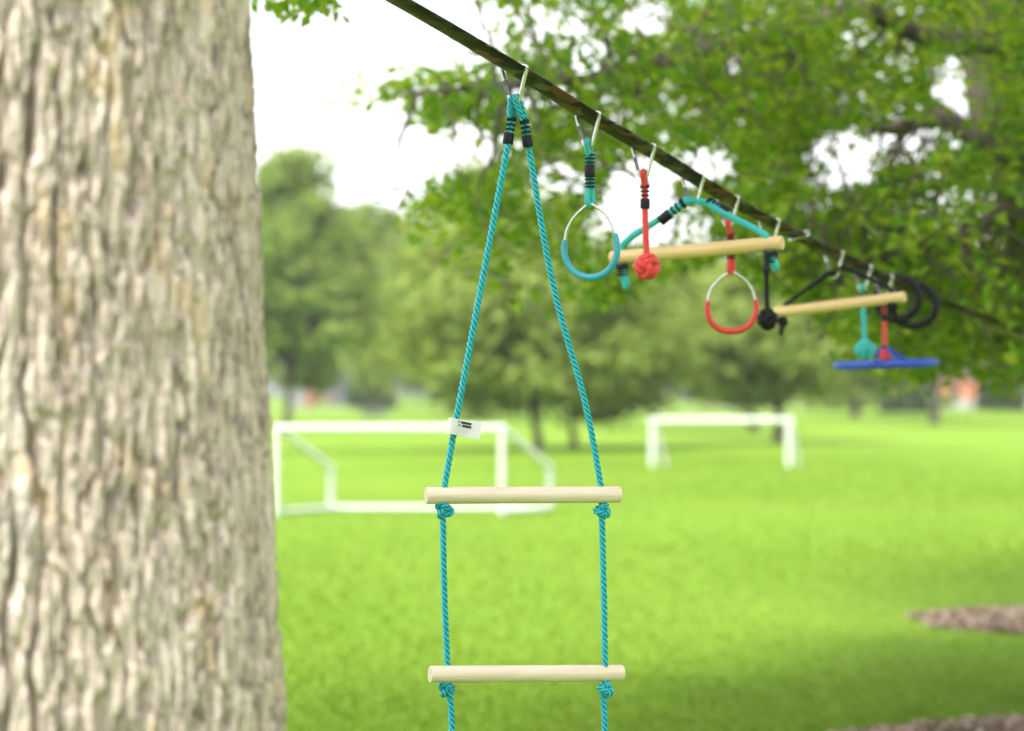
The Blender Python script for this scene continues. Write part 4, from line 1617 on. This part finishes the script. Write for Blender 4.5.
def house(name, label, cat, x, Z, w, d, h, wall, roof, doors, pitched=False, over=0.3):
    o = gp(x, Z)
    root = thing(name, label, cat, tuple(o))
    part(MB().box(o + (0, 0, h / 2 - 0.1), (w, d, h + 0.2)), 'wall', wall, root, smooth=False)
    mb = MB()
    if pitched:
        e = over
        zb, zt = o[2] + h + 0.003, o[2] + h + w * 0.22
        for yy in (-d / 2 - e, d / 2 + e):
            for xx, z in ((-w / 2 - e, zb), (w / 2 + e, zb), (w / 2 + e, zb + 0.15), (0, zt + 0.15), (-w / 2 - e, zb + 0.15)):
                mb.v.append(np.array((o[0] + xx, o[1] + yy, z)))
        mb.f += [(0, 1, 2, 3, 4), (9, 8, 7, 6, 5)] + [(i, 5 + i, 5 + (i + 1) % 5, (i + 1) % 5) for i in range(5)]
    else:
        mb.box(o + (0, 0, h + 0.32), (w + 2 * over, d + 2 * over, 0.6))
    part(mb, 'roof', roof, root, smooth=False)
    for (nm, dx, dw, z0, z1, mat) in doors:
        part(MB().box(o + (dx, -d / 2 - 0.03, (z0 + z1) / 2), (dw, 0.08, z1 - z0)), nm, mat, root, smooth=False)
    return root


house('shed', 'small grey shed with pale roof and orange door far off at left', 'shed', 305, 196, 1.9, 2.0, 1.35, M['shed_wall'], M['pale_roof'],
      [('door', 0.52, 0.75, 0.05, 1.25, M['orange_paint'])], over=0.06)
house('house', 'dark low house behind trees right of the small shed', 'house', 346, 205, 3.6, 4.0, 2.1, M['dark_wall'], M['dark_wall'],
      [('door', -1.45, 0.65, 0.05, 2.0, M['brown_wall']), ('window', 0.5, 1.0, 0.9, 1.7, M['glass_dark'])], True, 0.2)
house('brick_building', 'orange brick building glimpsed through leaves at far right', 'building', 963, 199, 3.6, 4, 2.1, M['brick_orange'], M['brown_wall'],
      [('window', -1.1, 0.7, 0.9, 1.7, M['glass_dark']), ('window', 1.1, 0.7, 0.9, 1.7, M['glass_dark'])], False, 0.2)


for x, w, lab in ((968, 2.0, 'short low white barrier on the far lawn under the orange building'), (1026, 3.4, 'low white barrier cut off by the right edge of the photo')):
    o = gp(x, 184)
    root = thing('white_barrier', lab, 'barrier', tuple(o), 'low white barriers across the far lawn')
    part(MB().box(o + (0, 0, 0.28), (w, 0.45, 0.76)), 'block', M['white_render'], root, smooth=False)
    part(MB().box(o + (0, 0, 0.70), (w + 0.12, 0.57, 0.075)), 'cap', M['white_render'], root, smooth=False)

# low box on the rise at left, and a small blue sign behind the far goal
o = gp(374, 146)
root = thing('utility_box', 'low dark green utility box on the lawn rise', 'utility box', tuple(o))
part(MB().box(o + (0, 0, 0.26), (1.5, 0.7, 0.6)), 'cabinet', M['box_green'], root, smooth=False)
part(MB().box(o + (0, 0, 0.60), (1.6, 0.8, 0.07)), 'lid', M['box_green'], root, smooth=False)
o = gp(690, 182)
root = thing('sign_board', 'small blue board standing behind the far goal', 'sign', tuple(o))
part(MB().box(o + (0, 0, 1.05), (0.95, 0.07, 0.85)), 'panel', M['blue_paint'], root, smooth=False)
for dx in (-0.35, 0.35):
    part(MB().tube(np.array([o + (dx, 0.07, -0.1), o + (dx, 0.07, 1.4)]), 0.04, 8), 'post', M['far_trunk'], root)

# a few fallen leaves on the lawn
M['fallen'] = simple('fallen', (0.24, 0.20, 0.05), (0.32, 0.26, 0.08), 30, 0.8)
for i, (x, y) in enumerate([(500, 606), (590, 627), (655, 640), (845, 668), (880, 683), (420, 655), (690, 690)]):
    g = ground_point(x, y)
    g[2] += 0.045
    rr = random.Random(i)
    mb = MB()
    a = rr.uniform(0, 6.28)
    d = np.array((math.cos(a), math.sin(a), 0))
    e = np.array((-d[1], d[0], 0))
    s = 0.036
    mb.v += [g - d * s, g + e * s * 0.5 + up * 0.014, g + d * s * 1.1 + up * 0.01, g - e * s * 0.5 + up * 0.012, g]
    mb.f += [(0, 4, 1), (1, 4, 2), (2, 4, 3), (3, 4, 0)]
    lo = mb.build('fallen_leaf', M['fallen'], None, origin=tuple(g))
    tag(lo, 'small tan fallen leaf lying on the grass', 'leaf', 'fallen leaves on the lawn')

# ------------------------------------------------------------------ hazy air
hm = bpy.data.materials.new('haze')
hm.use_nodes = True
ht_ = hm.node_tree
ht_.nodes.clear()
ho = ht_.nodes.new('ShaderNodeOutputMaterial')
hv = ht_.nodes.new('ShaderNodeVolumePrincipled')
hv.inputs['Color'].default_value = (0.93, 0.95, 0.93, 1)
hv.inputs['Density'].default_value = 0.0004
hv.inputs['Anisotropy'].default_value = 0.2
ht_.links.new(hv.outputs['Volume'], ho.inputs['Volume'])
hz = MB().box((0, 290, 11.0), (830, 650, 24.0)).build('haze', hm, smooth=False)
tag(hz, 'thin pale haze in the air over the park', kind='stuff')

# ------------------------------------------------------------------ light
SUN_EL, SUN_ROT = math.radians(60), math.radians(215)
world = bpy.data.worlds.new('World')
scene.world = world
world.use_nodes = True
wt = world.node_tree
bg = wt.nodes['Background']
sky = wt.nodes.new('ShaderNodeTexSky')
sky.sky_type = 'NISHITA'
sky.sun_disc = False
sky.sun_elevation = SUN_EL
sky.sun_rotation = SUN_ROT
sky.air_density = 1.0
sky.dust_density = 3.0
sky.ozone_density = 1.0
# high thin overcast: the sky's own brightness spread into white cloud
bw = wt.nodes.new('ShaderNodeRGBToBW')
wt.links.new(sky.outputs['Color'], bw.inputs['Color'])
cl = wt.nodes.new('ShaderNodeMixRGB')
cl.blend_type = 'MULTIPLY'
cl.inputs['Fac'].default_value = 1.0
cl.inputs['Color2'].default_value = (1.35, 1.36, 1.38, 1)
wt.links.new(bw.outputs['Val'], cl.inputs['Color1'])
tc = wt.nodes.new('ShaderNodeTexCoord')
nz = wt.nodes.new('ShaderNodeTexNoise')
nz.inputs['Scale'].default_value = 5.0
nz.inputs['Detail'].default_value = 4
wt.links.new(tc.outputs['Generated'], nz.inputs['Vector'])
mr = wt.nodes.new('ShaderNodeMapRange')
mr.inputs['From Min'].default_value = 0.35
mr.inputs['From Max'].default_value = 0.6
mr.inputs['To Min'].default_value = 0.72
mr.inputs['To Max'].default_value = 1.0
wt.links.new(nz.outputs['Fac'], mr.inputs['Value'])
mixc = wt.nodes.new('ShaderNodeMixRGB')
wt.links.new(mr.outputs['Result'], mixc.inputs['Fac'])
wt.links.new(sky.outputs['Color'], mixc.inputs['Color1'])
wt.links.new(cl.outputs['Color'], mixc.inputs['Color2'])
wt.links.new(mixc.outputs['Color'], bg.inputs['Color'])
bg.inputs['Strength'].default_value = 0.15

sun = bpy.data.lights.new('sun', 'SUN')
sun.energy = 1.5
sun.angle = math.radians(14)
sun.color = (1.0, 0.96, 0.90)
so = bpy.data.objects.new('sun', sun)
COL.objects.link(so)
# NISHITA: rotation 0 puts the sun at +Y, growing clockwise seen from above
sd = Vector((math.sin(SUN_ROT) * math.cos(SUN_EL), math.cos(SUN_ROT) * math.cos(SUN_EL), math.sin(SUN_EL)))
so.rotation_euler = sd.to_track_quat('Z', 'Y').to_euler()
so.location = (0, 0, 30)

vs = scene.view_settings
vs.view_transform = 'Standard'
vs.look = 'None'
vs.gamma = 1.0
vs.use_curve_mapping = False
vs.exposure = 1.68
scene.render.engine = 'CYCLES'
scene.cycles.use_denoising = True
scene.cycles.max_bounces = 8
scene.cycles.transmission_bounces = 4
scene.cycles.sample_clamp_indirect = 10
